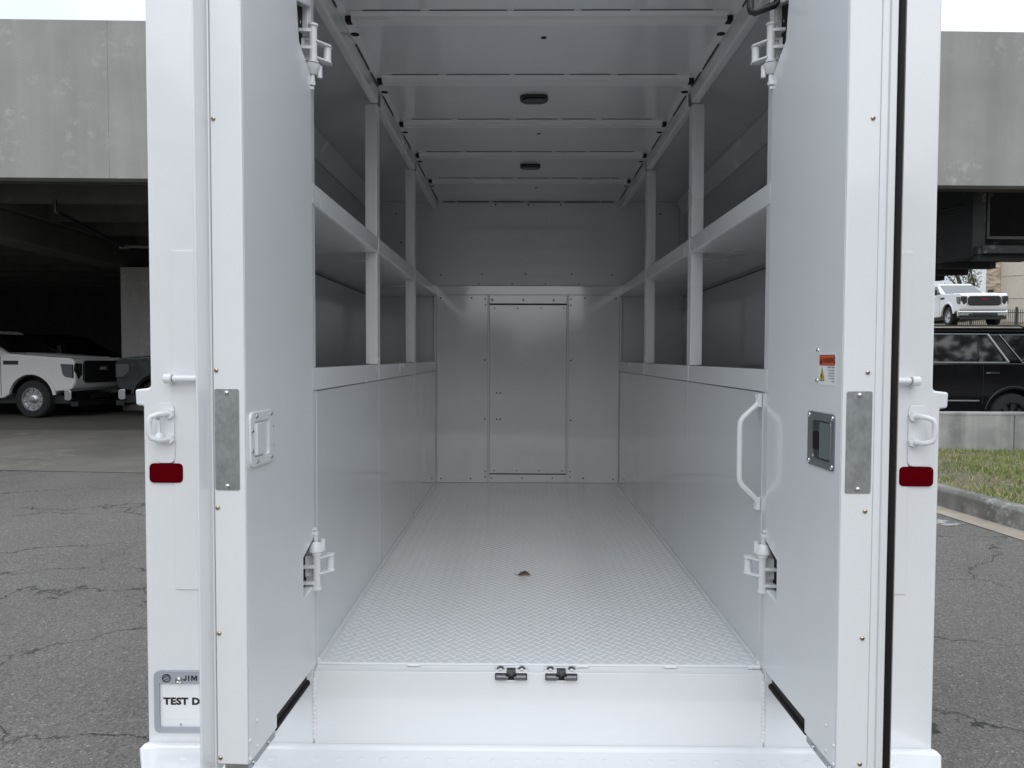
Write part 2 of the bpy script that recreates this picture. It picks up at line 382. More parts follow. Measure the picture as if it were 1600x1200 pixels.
# kerb, gutter, grass strip
def kx(y): return 4.22 + (6.85-y)*0.185          # foot of the kerb, right of the truck
kpts = [(kx(y), y) for y in (8.55, 7.6, 6.6, 5.6, 4.6, 3.6, 2.0, 0.0, -4.0)]
gt = MB(); v = []; f = []
for i, (x_, y_) in enumerate(kpts):
    z_ = ground_z(y_)
    v += [(x_-0.25-0.03*math.sin(i*2.1), y_, z_+0.006), (x_+0.02, y_, z_+0.006)]
f = [(2*i, 2*i+1, 2*i+3, 2*i+2) for i in range(len(kpts)-1)]
gt.add(v, f, M['conc_gutter']); struct(gt.build('gutter'))
kerb_len = [8.55, 7.35, 6.05, 4.75, 3.45, 2.1, 0.6, -1.0, -2.6, -4.2]
kb_root = thing('kerb', 'tall weathered grey concrete kerb along the grass strip', 'kerb')
for i in range(len(kerb_len)-1):
    b = MB(); a_, c_ = kerb_len[i]-0.006, kerb_len[i+1]+0.006
    prof = lambda y: [(kx(y), ground_z(y)-0.05), (kx(y)+0.025, ground_z(y)+0.17), (kx(y)+0.06, ground_z(y)+0.2), (kx(y)+0.21, ground_z(y)+0.2), (kx(y)+0.24, ground_z(y)-0.05)]
    p0, p1 = prof(a_), prof(c_); n = len(p0)
    b.add([(p[0], a_, p[1]) for p in p0] + [(p[0], c_, p[1]) for p in p1],
          [tuple(range(n)), tuple(range(n, 2*n))] + [(k, (k+1) % n, (k+1) % n+n, k+n) for k in range(n)], M['conc_kerb'])
    b.build('kerb_stone', kb_root, bevel=0.012)
pm = MB(); pm.add([(3.62, 5.62, ground_z(5.62)+0.004), (3.74, 5.78, ground_z(5.78)+0.004), (4.22, 5.12, ground_z(5.12)+0.004), (4.02, 5.02, ground_z(5.02)+0.004)], [(0, 1, 2, 3)], M['road_paint'])
struct(pm.build('road_marking'))
def verge_z(x_, y_):
    t = min(1, max(0, (y_-4.0)/4.6)); k0 = ground_z(y_)+0.185; e = min(1, max(0, (x_-kx(y_)-0.2)/0.8))
    return lerp(k0, lerp(k0, -0.50, t*0.9) + 0.015*noise.noise((x_*1.3, y_*1.3, 0)), e)
gs = MB(); v = []; f = []; NX, NY = 24, 30
for j in range(NY+1):
    y_ = lerp(-4.0, 8.62, j/NY)
    for i in range(NX+1):
        x_ = lerp(kx(y_)+0.2, 14.0, i/NX); v.append((x_, y_, verge_z(x_, y_)))
f = [(j*(NX+1)+i, j*(NX+1)+i+1, (j+1)*(NX+1)+i+1, (j+1)*(NX+1)+i) for j in range(NY) for i in range(NX)]
gs.add(v, f, M['soil']); struct(gs.build('grass_verge_soil'))
rnd = random.Random(4)
gb = MB(); vv = []; ff = []
for k in range(42000):
    y_ = rnd.uniform(4.0, 8.58); x_ = rnd.uniform(kx(y_)+0.2, 9.4)
    dens = noise.noise((x_*1.7, y_*1.7, 3.1))
    if rnd.random() > 0.75+dens: continue
    z_ = verge_z(x_, y_)-0.004; h = rnd.uniform(0.025, 0.07); a = rnd.uniform(0, 2*PI); w = rnd.uniform(0.003, 0.006); ln = rnd.uniform(0.1, 1.1)*h; d = rnd.uniform(0, 2*PI)
    o = len(vv); vv += [(x_-w*math.cos(a), y_-w*math.sin(a), z_), (x_+w*math.cos(a), y_+w*math.sin(a), z_), (x_+ln*math.cos(d), y_+ln*math.sin(d), z_+h)]; ff.append((o, o+1, o+2))
gb.add(vv, ff, M['grass']); o = gb.build('grass', rawmesh=True); o['kind'] = 'stuff'

# retaining wall with its car park behind, then the bank going up
rw = thing('retaining_wall', 'low stained grey concrete wall behind the grass strip', 'wall', (4.0, 8.6, -0.6))
for k, (xa, xb) in enumerate(((0.0, 3.0), (3.0, 6.0), (6.0, 11.0))):
    b = MB(); b.box((xa+0.004, 0, -0.2), (xb-0.004, 0.22, 0.625), M['conc_wall'])
    b.build('wall_section', rw, bevel=0.012)
b = MB(); b.box((0.004, -0.006, 0.59), (10.996, 0.228, 0.63), M['conc_wall']); b.build('coping', rw, bevel=0.008)
sheet('upper_car_park', [3.3, 6, 10, 40], [8.8, 11, 14.0], lambda x_, y_: -0.64, M['asphalt'])
def bank_z(x_, y_): return lerp(-0.66, 2.12, min(1, (y_-14)/14.0)**1.15) + (0.02*(y_-28) if y_ > 28 else 0) + (0.07*(y_-34) if y_ > 34 else 0)
sheet('grass_bank', [9, 14, 20, 30, 45, 90], [14.0, 17, 20, 23, 26, 28, 34, 44, 80], bank_z, M['soil'])

# ---------------------------------------------------------------- parking garage
G = thing('parking_garage', 'grey precast concrete parking garage with dark open lower level', 'building', (0, 10.57, 0), math.atan(0.0323))
def gz(y): return 0
joints = [-36.9, -30.9, -24.9, -18.9, -12.9, -6.88, -0.9, 5.1, 11.1, 17.1, 23.1]
for i in range(len(joints)-1):
    b = MB(); b.box((joints[i]+0.0004, 0, 3.745), (joints[i+1]-0.0004, 0.24, 6.33), M['conc_panel'])
    b.build('spandrel_panel', G, bevel=0.006)
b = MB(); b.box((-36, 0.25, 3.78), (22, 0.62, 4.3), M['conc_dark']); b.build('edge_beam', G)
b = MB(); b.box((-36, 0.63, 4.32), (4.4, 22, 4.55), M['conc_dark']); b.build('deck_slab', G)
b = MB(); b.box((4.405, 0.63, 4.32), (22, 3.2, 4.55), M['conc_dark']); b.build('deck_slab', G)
for k in range(11):
    y_ = 1.35+1.83*k
    b = MB(); b.prism([(y_-0.09, 4.31), (y_-0.065, 3.6), (y_+0.065, 3.6), (y_+0.09, 4.31)], 'x', -9.75, 4.08, M['conc_dark']); b.build('ceiling_joist', G)
    b = MB(); b.prism([(y_-0.09, 4.31), (y_-0.065, 3.6), (y_+0.065, 3.6), (y_+0.09, 4.31)], 'x', -35, -10.7, M['conc_dark']); b.build('ceiling_joist', G)
b = MB(); b.box((-10.6, 0.64, 3.06), (-9.86, 21.9, 3.59), M['conc_dark']); b.box((-10.75, 0.64, 3.595), (-9.74, 21.9, 4.3), M['conc_dark']); b.build('girder', G, bevel=0.02)
for (cx_, cy_) in ((-9.62, 6.85), (-9.62, 17.0), (-22, 6.85), (-22, 17)):
    b = MB(); b.box((cx_-0.37, cy_-0.37, -0.75), (cx_+0.37, cy_+0.37, 3.055), M['conc_panel']); b.build('column', G, bevel=0.025)
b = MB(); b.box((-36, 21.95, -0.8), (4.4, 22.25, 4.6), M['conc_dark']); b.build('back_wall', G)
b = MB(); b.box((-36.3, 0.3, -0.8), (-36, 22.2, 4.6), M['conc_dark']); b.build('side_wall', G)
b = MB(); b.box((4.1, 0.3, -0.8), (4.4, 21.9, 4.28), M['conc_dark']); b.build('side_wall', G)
# sprinkler main and branch
b = MB(); b.cyl((-8.45, 1.2, 3.42), (-9.3, 5.3, 3.40), 0.04, M['black_metal'], 10); b.cyl((-8.42, 1.1, 3.4), (-8.42, 1.1, 3.62), 0.03, M['black_metal'], 8); b.build('pipe', G)
b = MB(); b.cyl((-9.3, 5.3, 3.40), (-6.2, 5.3, 3.36), 0.045, M['galv_pipe'], 10); b.cyl((-9.38, 5.3, 3.40), (-9.2, 5.3, 3.40), 0.075, M['galv_pipe'], 10); b.build('pipe', G)
for px_ in (-9.0, -7.6):
    b = MB(); b.cyl((px_, 5.3, 3.42), (px_, 5.3, 4.31), 0.008, M['black_metal'], 6); b.build('hanger_rod', G)
# ramp at the right end of the garage
RMP = [(8.15, 0.42), (9.05, 0.42), (10.3, 7.0), (8.15, 7.0)]
b = MB(); b.prism(RMP, 'z', 2.665, 2.80, M['conc_black']); b.build('ramp_slab', G)
for k in range(6):
    y_ = 0.55+1.1*k; xr = 9.02+0.16*y_
    b = MB(); b.box((8.16, y_, 2.55), (xr-0.05, y_+0.2, 2.66), M['conc_black']); b.build('ramp_rib', G)
b = MB(); b.box((8.13, 0.68, 2.64), (8.36, 9, 4.3), M['conc_black']); b.build('ramp_wall', G)
b = MB(); b.box((8.365, 0.9, 2.955), (8.5, 1.0, 4.3), M['conc_black']); b.box((8.5, 0.9, 2.955), (16, 1.0, 3.03), M['conc_black']); b.box((8.5, 0.9, 3.9), (16, 1.0, 4.3), M['conc_black']); b.box((8.5, 3.0, 2.96), (16, 3.1, 4.3), M['conc_black']); b.build('ramp_front_wall', G)
b = MB(); b.box((8.5, 0.84, 3.035), (8.545, 0.895, 3.89), M['conc_dark']); b.box((8.5, 0.84, 2.98), (16, 0.895, 3.03), M['conc_dark']); b.build('opening_frame', G)
b = MB(); b.cyl((8.3, 0.8, 3.62), (6.0, 3.0, 3.3), 0.03, M['black_metal'], 8); b.cyl((8.3, 0.8, 3.62), (8.3, 0.8, 3.8), 0.045, M['galv_pipe'], 8); b.build('brace', G)

# ---------------------------------------------------------------- tan building, fence, trees up the bank
TB = thing('tan_building', 'pale tan stucco building with a buff stone pier at its corner', 'building', (28.3, 43.0, 2.2), R(-33))
b = MB(); b.box((0.55, 0.15, -0.6), (16, 9, 9.5), M['stucco']); b.build('wall', TB)
b = MB(); b.box((-0.18, -0.12, -0.6), (0.54, 9, 9.5), M['stone']); b.build('stone_pier', TB)
for z_ in (2.2, 3.55, 4.9, 6.3): 
    b = MB(); b.box((0.55, 0.12, z_), (16, 0.148, z_+0.03), M['stucco']); b.build('reveal_trim', TB)
FN = thing('iron_fence', 'black iron picket fence beside the white pickup up the bank', 'fence', (22.0, 38.5, 2.30))
pk = MB()
for k in range(120):
    pk.box((k*0.11, -0.01, 0.05), (k*0.11+0.02, 0.01, 1.18), M['iron'])
o = pk.build('picket', FN); o['kind'] = 'stuff'
for z_ in (0.15, 0.98): 
    b = MB(); b.box((-0.1, -0.016, z_), (13.2, 0.016, z_+0.04), M['iron']); b.build('rail', FN)
for k in range(6):
    b = MB(); b.box((k*2.45+0.02, -0.045, -0.1), (k*2.45+0.11, 0.045, 1.3), M['iron']); b.build('post', FN)
def make_tree(label, loc, h, spread, leaf_n, leaf_s, seed, mat, levels=4, trunk_r=0.16, group=None, leafy_from=0.45):
    rd = random.Random(seed); t = thing('tree', label, 'tree', loc, 0, group)
    b = MB(); tips = []
    def limb(p, d, ln, r, lv):
        pts = [p]; q = p.copy(); dd = d.copy()
        for _ in range(3):
            dd = (dd + Vector((rd.uniform(-.25, .25), rd.uniform(-.25, .25), rd.uniform(-.05, .2)))).normalized(); q = q + dd*ln/3; pts.append(q.copy())
        b.tube(pts, [r, r*0.85, r*0.7, r*0.55], M['bark'], 5 if lv else 8)
        if lv >= 2: tips.extend(pts[1:])
        if lv < levels:
            for _ in range(rd.randint(3, 4)):
                nd = (dd + Vector((rd.uniform(-1, 1), rd.uniform(-1, 1), rd.uniform(-0.35, 0.7)))*spread).normalized()
                limb(pts[rd.randint(1, 3)], nd, ln*rd.uniform(0.55, 0.78), r*0.5, lv+1)
    limb(Vector((0, 0, -0.3)), Vector((0, 0, 1)), h*0.42, trunk_r, 0)
    b.build('trunk', t)
    vv = []; ff = []
    for _ in range(leaf_n):
        c = rd.choice(tips) + Vector((rd.gauss(0, 1), rd.gauss(0, 1), rd.gauss(0, 0.8)))*leaf_s*3.2
        u_ = Vector((rd.uniform(-1, 1), rd.uniform(-1, 1), rd.uniform(-1, 1))).normalized(); w_ = u_.orthogonal().normalized(); s_ = leaf_s*rd.uniform(0.6, 1.3)
        k = len(vv); vv += [c-u_*s_, c+w_*s_*0.5, c+u_*s_, c-w_*s_*0.5]; ff.append((k, k+1, k+2, k+3))
    cb = MB(); cb.add(vv, ff, mat); cb.build('crown', t, rawmesh=True)
    return t
make_tree('thin spring tree with sparse leaves beside the tan building', (25.6, 41.0, 2.3), 8.0, 0.95, 3000, 0.075, 11, M['leaf'], 4, 0.17)
make_tree('dense green tree just left of the sparse spring tree', (26.2, 45.0, 2.3), 4.6, 0.9, 12000, 0.10, 5, M['leaf'], 3, 0.2)
# the far side of the lot, behind the photographer: seen mirrored in paint and glass, left end shades the garage
rd = random.Random(9); vv = []; ff = []
for k in range(34):
    cx_ = -75+k*4.6+rd.uniform(-1.5, 1.5); cy_ = -52+rd.uniform(-5, 5); hh = rd.uniform(2.6, 4.6); ww = rd.uniform(2.6, 4.4)
    if cx_ < -16: hh *= 4.2; ww *= 1.4; cy_ += 24  # unseen left trees made tall and near to keep sky light off the garage
    if cx_ > 14: hh *= 3.0; ww *= 1.2; cy_ += 10
    for _ in range(800):
        a = rd.uniform(0, 2*PI); rr = ww*math.sqrt(rd.random()); zz = rd.uniform(0.0, 1); rr *= math.sqrt(max(0.05, 1-(zz*1.05)**3))
        c = Vector((cx_+rr*math.cos(a), cy_+rr*math.sin(a), -0.9+hh*zz)); s_ = rd.uniform(0.25, 0.6)
        u_ = Vector((rd.uniform(-1, 1), rd.uniform(-1, 1), rd.uniform(-1, 1))).normalized(); w_ = u_.orthogonal().normalized()
        q = len(vv); vv += [c-u_*s_, c+w_*s_*0.6, c+u_*s_, c-w_*s_*0.6]; ff.append((q, q+1, q+2, q+3))
for _ in range(5200):
    a = rd.uniform(0, 2*PI); rr = 7.5*math.sqrt(rd.random()); zz = rd.random()
    c = Vector((20.5+rr*math.cos(a), -8+rr*math.sin(a), 6.0+12.0*zz)); s_ = rd.uniform(0.15, 0.42)
    if noise.noise(c*0.55) < -0.05: continue
    u_ = Vector((rd.uniform(-1, 1), rd.uniform(-1, 1), rd.uniform(-1, 1))).normalized(); w_ = u_.orthogonal().normalized()
    q = len(vv); vv += [c-u_*s_, c+w_*s_*0.6, c+u_*s_, c-w_*s_*0.6]; ff.append((q, q+1, q+2, q+3))
b = MB(); b.add(vv, ff, M['leaf_dark']); o = b.build('far_wood', rawmesh=True); o['kind'] = 'stuff'; o['label'] = 'line of trees across the lot, left end raised to shade the garage'

# ---------------------------------------------------------------- vehicles
def wheel_meshes(r, w, rim_mat, spokes, name):
    t = MB(); hw = w/2
    t.lathe((0, 0, 0), (0, 1, 0), [(r*0.62, -hw), (r*0.9, -hw), (r*0.985, -hw*0.75), (r, -hw*0.4), (r, hw*0.4), (r*0.985, hw*0.75), (r*0.9, hw), (r*0.62, hw), (r*0.62, -hw)], M['tyre'], 40)
    m = MB(); rr = r*0.64
    m.lathe((0, 0, 0), (0, 1, 0), [(rr, hw*0.4), (rr, hw*0.92), (rr*0.9, hw*0.92), (rr*0.86, hw*0.62), (rr*0.86, hw*0.3), (0, hw*0.3)], rim_mat, 32)
    m.cyl((0, hw*0.28, 0), (0, hw*0.31, 0), rr*0.855, M['dark_hole'], 32)
    m.lathe((0, 0, 0), (0, 1, 0), [(rr*0.36, hw*0.35), (rr*0.34, hw*0.75), (rr*0.2, hw*0.85), (rr*0.18, hw*1.02), (0, hw*1.05)], rim_mat, 20)
    for k in range(spokes):
        a = 2*PI*k/spokes; wd = rr*0.62*math.sin(PI/spokes)*(0.8 if spokes > 7 else 0.55)
        ca, sa = math.cos(a), math.sin(a)
        def P(rad, off, y): return (ca*rad - sa*off, y, sa*rad + ca*off)
        v = [P(rr*.3, -wd*.7, hw*.55), P(rr*.88, -wd*1.5, hw*.6), P(rr*.88, wd*1.5, hw*.6), P(rr*.3, wd*.7, hw*.55), P(rr*.3, -wd*.7, hw*.34), P(rr*.88, -wd*1.5, hw*.34), P(rr*.88, wd*1.5, hw*.34), P(rr*.3, wd*.7, hw*.34)]
        m.add(v, [(0, 1, 2, 3), (4, 7, 6, 5), (0, 4, 5, 1), (1, 5, 6, 2), (2, 6, 7, 3), (3, 7, 4, 0)], rim_mat)
    return t.mesh('tyre'), m.mesh('rim')
def add_wheels(root, axles, half, r, w, rim_mat, spokes):
    tm, rm = wheel_meshes(r, w, rim_mat, spokes, 'wheel')
    for ax in axles:
        for s in (1, -1):
            wl = part('wheel', root, (ax, s*(half-w/2), r), 0 if s > 0 else PI)
            meshobj('tyre', tm, wl); meshobj('rim', rm, wl)
def pinch(o, x0, x1, k, power=2.0):
    for v in o.data.vertices:
        if v.co.x > x0:
            t = (v.co.x-x0)/(x1-x0); v.co.y *= 1-k*t**power
def frustum(mb, base, top, hb, ht, mat):
    """base=(x0,x1,z) lower rectangle half width hb, top=(x0,x1,z)"""
    (a0, a1, za), (b0, b1, zb) = base, top
    v = [(a0, -hb, za), (a1, -hb, za), (a1, hb, za), (a0, hb, za), (b0, -ht, zb), (b1, -ht, zb), (b1, ht, zb), (b0, ht, zb)]
    mb.add(v, [(0, 3, 2, 1), (4, 5, 6, 7), (0, 1, 5, 4), (1, 2, 6, 5), (2, 3, 7, 6), (3, 0, 4, 7)], mat)
def quad_panel(name, root, corners, mat, off=0.006, th=0.01):
    """thin pane set proud of the surface through 4 corners"""
    c = [Vector(p) for p in corners]; n = (c[1]-c[0]).cross(c[3]-c[0]).normalized()
    b = MB(); m = len(c); v = [p+n*off for p in c] + [p+n*(off-th) for p in c]
    b.add(v, [tuple(range(m)), tuple(range(m, 2*m))[::-1]] + [(i, i+m, (i+1) % m+m, (i+1) % m) for i in range(m)], mat)
    return b.build(name, root)
def make_pickup(label, loc, rz, paint_m, group=None, spokes=10, bright_grille=False, badge=None, cat='pickup truck', glass=None, crew=True):
    t = thing('pickup_truck', label, cat, loc, rz, group)
    glass = glass or M['glass']
    HW = 1.0; ra = 0.53
    fa, re_ = 1.98, -1.77
    pts = [(2.78, 0.62), (2.90, 0.66), (2.955, 0.80), (2.955, 1.22), (2.93, 1.30), (2.84, 1.345), (2.4, 1.37), (1.42, 1.44), (1.2, 1.42), (-1.0, 1.40), (-1.05, 1.42), (-2.93, 1.42), (-2.96, 1.35), (-2.96, 0.62), (-2.42, 0.56)]
    pts += arc(re_, 0.44, ra, 170, 10, 12)[0:]
    pts += [(-1.1, 0.44), (1.3, 0.44)]
    pts += arc(fa, 0.44, ra, 170, 10, 12)
    pts += [(2.56, 0.60)]
    b = MB(); b.prism(pts, 'y', -HW, HW, paint_m)
    body = b.build('body', t, bevel=0.075, seg=4); pinch(body, 2.45, 2.96, 0.10)
    for cx_ in (fa, re_):
        b = MB(); b.prism(arc(cx_, 0.44, ra-0.004, 168, 12, 14)+arc(cx_, 0.44, ra-0.03, 12, 168, 14), 'y', -HW+0.035, HW-0.035, M['car_trim']); b.build('wheel_arch_liner', t)
    b = MB(); b.box((-2.3, -0.72, 0.42), (-1.2, 0.72, 1.0), M['car_trim']); b.box((1.42, -0.72, 0.42), (2.5, 0.72, 1.0), M['car_trim']); b.box((-2.85, -0.86, 0.32), (2.8, 0.86, 0.5), M['car_trim']); b.build('underbody', t)
    # hood bulge
    b = MB(); b.prism([(-0.62, 0), (-0.5, 0.045), (0.5, 0.045), (0.62, 0)], 'x', 0, 1.35, paint_m); hd = b.build('hood', t, bevel=0.02); hd.location = (1.47, 0, 1.42); hd.rotation_euler = (0, R(4.0), 0)
    for s in (1, -1):   # fender arches
        for cx_ in (fa, re_):
            b = MB()
            o_, i_ = arc(cx_, 0.44, ra+0.07, 172, 8, 14), arc(cx_, 0.44, ra+0.0, 8, 172, 14)
            b.prism(o_+i_, 'y', s*(HW-0.02), s*(HW+0.03), paint_m); b.build('fender_flare', t, bevel=0.012)
    # cab
    b = MB(); frustum(b, (-1.02, 1.40, 1.405), (-0.86, 0.42, 1.93), 0.93, 0.74, paint_m); b.build('cab', t, bevel=0.08, seg=4)
    b = MB(); frustum(b, (-0.88, 0.44, 1.925), (-0.8, 0.34, 1.975), 0.735, 0.68, paint_m); b.build('roof', t, bevel=0.02)
    def side(u, v_, s):  # u along 0..1 bottom->top, v_ x
        return None
    hb, ht, za, zb = 0.93, 0.74, 1.405, 1.93
    def SP(x_, z_, s): return (x_, s*lerp(hb, ht, (z_-za)/(zb-za)), z_)
    def fx(z_): return lerp(1.40, 0.42, (z_-za)/(zb-za))
    for s in (1, -1):
        for (xa, xb) in ((0.16, None), (-0.86, 0.08)):
            zl, zh = 1.44, 1.87
            q = [SP(xa, zl, s), SP((fx(zl)-0.22) if xb is None else xb, zl, s), SP((fx(zh)-0.1) if xb is None else xb, zh, s), SP(xa if xb is None else xa+0.06, zh, s)]
            if s < 0: pass
            else: q = q[::-1]
            quad_panel('side_window', t, q, glass)
        b = MB(); b.box((0.12, s*(HW+0.001), 0.55), (0.132, s*(HW+0.004), 1.38), M['car_trim']); b.box((1.25, s*(HW+0.001), 0.5), (1.262, s*(HW+0.004), 1.38), M['car_trim']); b.box((-0.99, s*(HW+0.001), 0.55), (-0.978, s*(HW+0.004), 1.38), M['car_trim']); b.build('door_gap', t)
        for hx in (0.22, -0.88):
            b = MB(); b.box((hx, s*HW, 1.12), (hx+0.2, s*(HW+0.03), 1.16), paint_m); b.build('door_handle', t, bevel=0.008)
        # mirror
        b = MB(); b.box((1.02, s*1.06, 1.42), (1.14, s*1.28, 1.66), M['car_trim']); b.box((1.06, s*0.93, 1.46), (1.1, s*1.08, 1.52), M['car_trim']); b.build('side_mirror', t, bevel=0.03)
        b = MB(); b.box((1.0, s*(HW+0.002), 1.19), (1.36, s*(HW+0.006), 1.28), M['car_trim']); o = b.build('fender_vent', t)
        o.location.x = 0.32
    q = [(fx(1.46)+0.0, -0.80, 1.46), (fx(1.46), 0.80, 1.46), (fx(1.89), 0.68, 1.89), (fx(1.89), -0.68, 1.89)]
    quad_panel('windshield', t, q, glass, 0.008)
    # front
    X = 2.955
    b = MB(); b.prism(rrect(-0.64, 0.83 if bright_grille else 0.78, 0.64, 1.23 if bright_grille else 1.285, 0.11), 'x', X-0.02, X+0.03, M['car_trim']); gr = b.build('grille', t, bevel=0.012)
    if bright_grille:
        b = MB()
        for z_ in (0.88, 0.98, 1.08, 1.17): b.box((X+0.031, -0.52, z_), (X+0.045, 0.52, z_+0.02), M['black_metal'])
        b.build('grille_bar', gr)
    bd = MB(); put_text(bd, 'GMC', (X+0.05, 0, 1.07), (0, 1, 0), (0, 0, 1), 0.075, badge or M['chrome'], 0.03, 1.15, 1.05, 'C'); bd.build('badge', gr)
    for s in (1, -1):
        b = MB(); b.prism([(s*0.655, 1.22), (s*0.90, 1.23), (s*0.91, 1.05), (s*0.80, 0.86), (s*0.655, 0.98)], 'x', X-0.12, X+0.006, M['car_trim']); hl = b.build('headlight', t, bevel=0.01)
        b = MB(); b.box((X+0.0065, s*0.70, 1.06), (X+0.018, s*0.80, 1.2), M['lens_dark']); b.prism([(s*0.655, 0.84), (s*0.685, 0.84), (s*0.685, 1.21), (s*0.655, 1.21)], 'x', X+0.0065, X+0.02, M['chrome']); b.build('lens', hl, bevel=0.006)
        # wrap-round lamp on the fender side
        b = MB(); b.prism([(X-0.03, 1.2), (X-0.40, 1.22), (X-0.40, 1.12), (X-0.2, 0.92), (X-0.03, 0.9)], 'y', s*0.90, s*0.962, M['lamp_smoke']); b.build('headlight', t, bevel=0.01)
    b = MB(); b.prism([(2.72, 0.64), (2.98, 0.64), (3.03, 0.60), (3.03, 0.42), (2.97, 0.38), (2.72, 0.40)], 'y', -0.96, 0.96, M['chrome']); bp = b.build('bumper', t, bevel=0.02)
    for v in bp.data.vertices:
        if abs(v.co.y) > 0.8 and v.co.x > 2.9: v.co.x -= 0.14
    b = MB(); b.box((3.031, -0.5, 0.42), (3.04, 0.5, 0.52), M['car_trim']); b.box((2.8, -0.86, 0.26), (2.98, 0.86, 0.375), M['car_trim']); b.build('air_dam', t, bevel=0.01)
    b = MB(); b.box((-3.02, -0.95, 0.5), (-2.97, 0.95, 0.68), M['chrome']); b.build('rear_bumper', t, bevel=0.015)
    add_wheels(t, (fa, re_), HW-0.01, 0.42, 0.27, M['rim'], spokes)
    return t
def make_suv(label, loc, rz, paint_m, group=None, chrome=True):
    """origin at the ground under the rear axle, front towards +x"""
    t = thing('suv', label, 'suv', loc, rz, group)
    HW = 1.02; ra = 0.48
    pts = [(-1.12, 0.62), (-1.2, 0.75), (-1.18, 1.0), (-1.1, 1.36), (1.0, 1.37), (2.9, 1.32), (3.7, 1.24), (3.98, 1.12), (4.05, 0.9), (4.02, 0.5), (3.55, 0.42)]
    pts += arc(3.07, 0.42, ra, 5, 175, 12)
    pts += [(2.5, 0.36), (0.6, 0.36)]
    pts += arc(0, 0.42, ra, 5, 175, 12)
    pts += [(-0.6, 0.5)]
    b = MB(); b.prism(pts, 'y', -HW, HW, paint_m); body = b.build('body', t, bevel=0.09, seg=4); pinch(body, 3.4, 4.05, 0.12)
    b = MB(); b.box((-1.0, -0.8, 0.3), (3.9, 0.8, 0.44), M['car_trim']); b.box((-0.55, -0.75, 0.4), (0.55, 0.75, 0.95), M['car_trim']); b.box((2.55, -0.75, 0.4), (3.6, 0.75, 0.95), M['car_trim']); b.build('underbody', t)
    hb, ht, za, zb = 0.99, 0.86, 1.35, 1.93
    b = MB(); frustum(b, (-1.12, 2.75, za), (-0.62, 1.75, zb), hb, ht, paint_m); b.build('cabin', t, bevel=0.09, seg=4)
    b = MB(); frustum(b, (-0.66, 1.78, zb-0.005), (-0.5, 1.6, 2.0), ht-0.005, 0.76, paint_m); b.build('roof', t, bevel=0.03)
    def SP(x_, z_, s): return (x_, s*lerp(hb, ht, (z_-za)/(zb-za)), z_)
    for s in (1, -1):
        wins = [('side_window', [(0.66, 1.385), (1.42, 1.385), (1.42, 1.86), (0.60, 1.86)]), ('side_window', [(1.52, 1.385), (2.35, 1.385), (1.72, 1.86), (1.52, 1.86)]),
                ('side_window', [(0.17, 1.385), (0.62, 1.385), (0.56, 1.86), (0.42, 1.86)]), ('quarter_window', [(-0.75, 1.40), (-0.16, 1.40), (0.16, 1.85), (-0.45, 1.85)])]
        for nm, pl in wins:
            q = [SP(a, c, s) for a, c in pl]
            if s > 0: q = q[::-1]
            quad_panel(nm, t, q, M['glass'], 0.008)
        if chrome:
            b = MB()
            def bar(p0, p1, w):
                P0, P1 = Vector(SP(*p0, s)), Vector(SP(*p1, s)); b.tube([P0+Vector((0, s*0.012, 0)), P1+Vector((0, s*0.012, 0))], w*0.8, M['steel'], 8)
            bar((2.4, 1.37), (0.1, 1.37), 0.013); bar((1.74, 1.88), (0.42, 1.88), 0.011); bar((0.42, 1.88), (0.1, 1.37), 0.03); bar((0.2, 1.87), (-0.14, 1.39), 0.012); bar((-0.14, 1.37), (-1.0, 1.37), 0.01)
            b.build('chrome_trim', t)
            b = MB(); b.box((0.62, s*(HW+0.0), 0.665), (2.4, s*(HW+0.02), 0.695), M['chrome']); b.build('side_moulding', t, bevel=0.005)
        for hx in (0.28, 1.45):
            b = MB(); b.box((hx, s*HW, 1.165), (hx+0.22, s*(HW+0.035), 1.20), M['car_black'] if hx > 0.3 else M['black_metal']); b.box((hx+0.17, s*(HW+0.0355), 1.17), (hx+0.24, s*(HW+0.04), 1.19), M['chrome']); b.build('door_handle', t, bevel=0.006)
        b = MB(); b.box((0.55, s*(HW+0.001), 0.62), (0.558, s*(HW+0.004), 1.34), M['car_trim']); b.box((1.46, s*(HW+0.001), 0.5), (1.468, s*(HW+0.004), 1.34), M['car_trim']); b.build('door_gap', t)
        b = MB(); b.prism(arc(0, 0.42, ra+0.05, 0, 180, 16)+arc(0, 0.42, ra-0.005, 180, 0, 16), 'y', s*(HW-0.02), s*(HW+0.02), paint_m); b.build('fender_flare', t, bevel=0.012)
        b = MB(); b.box((2.1, s*1.05, 1.3), (2.22, s*1.26, 1.48), paint_m); b.build('side_mirror', t, bevel=0.03)
        b = MB(); b.tube([(-0.4, s*0.68, 2.0), (-0.3, s*0.68, 2.04), (1.4, s*0.68, 2.04), (1.5, s*0.68, 2.0)], 0.015, M['car_trim'], 8); b.build('roof_rail', t)
    def fx(z_): return lerp(2.75, 1.75, (z_-za)/(zb-za))
    quad_panel('windshield', t, [(fx(1.4), -0.84, 1.4), (fx(1.4), 0.84, 1.4), (fx(1.88), 0.73, 1.88), (fx(1.88), -0.73, 1.88)], M['glass'], 0.008)
    def rx(z_): return lerp(-1.12, -0.62, (z_-za)/(zb-za))
    quad_panel('rear_window', t, [(rx(1.42), 0.8, 1.42), (rx(1.42), -0.8, 1.42), (rx(1.86), -0.72, 1.86), (rx(1.86), 0.72, 1.86)], M['glass'], 0.008)
    for s in (1, -1):
        b = MB(); b.box((3.8, s*0.55, 1.0), (4.0, s*0.9, 1.12), M['lamp_clear']); b.build('headlight', t, bevel=0.02)
        b = MB(); b.box((-1.19, s*0.75, 0.9), (-1.12, s*0.95, 1.35), M['red_lens']); b.build('tail_light', t, bevel=0.02)
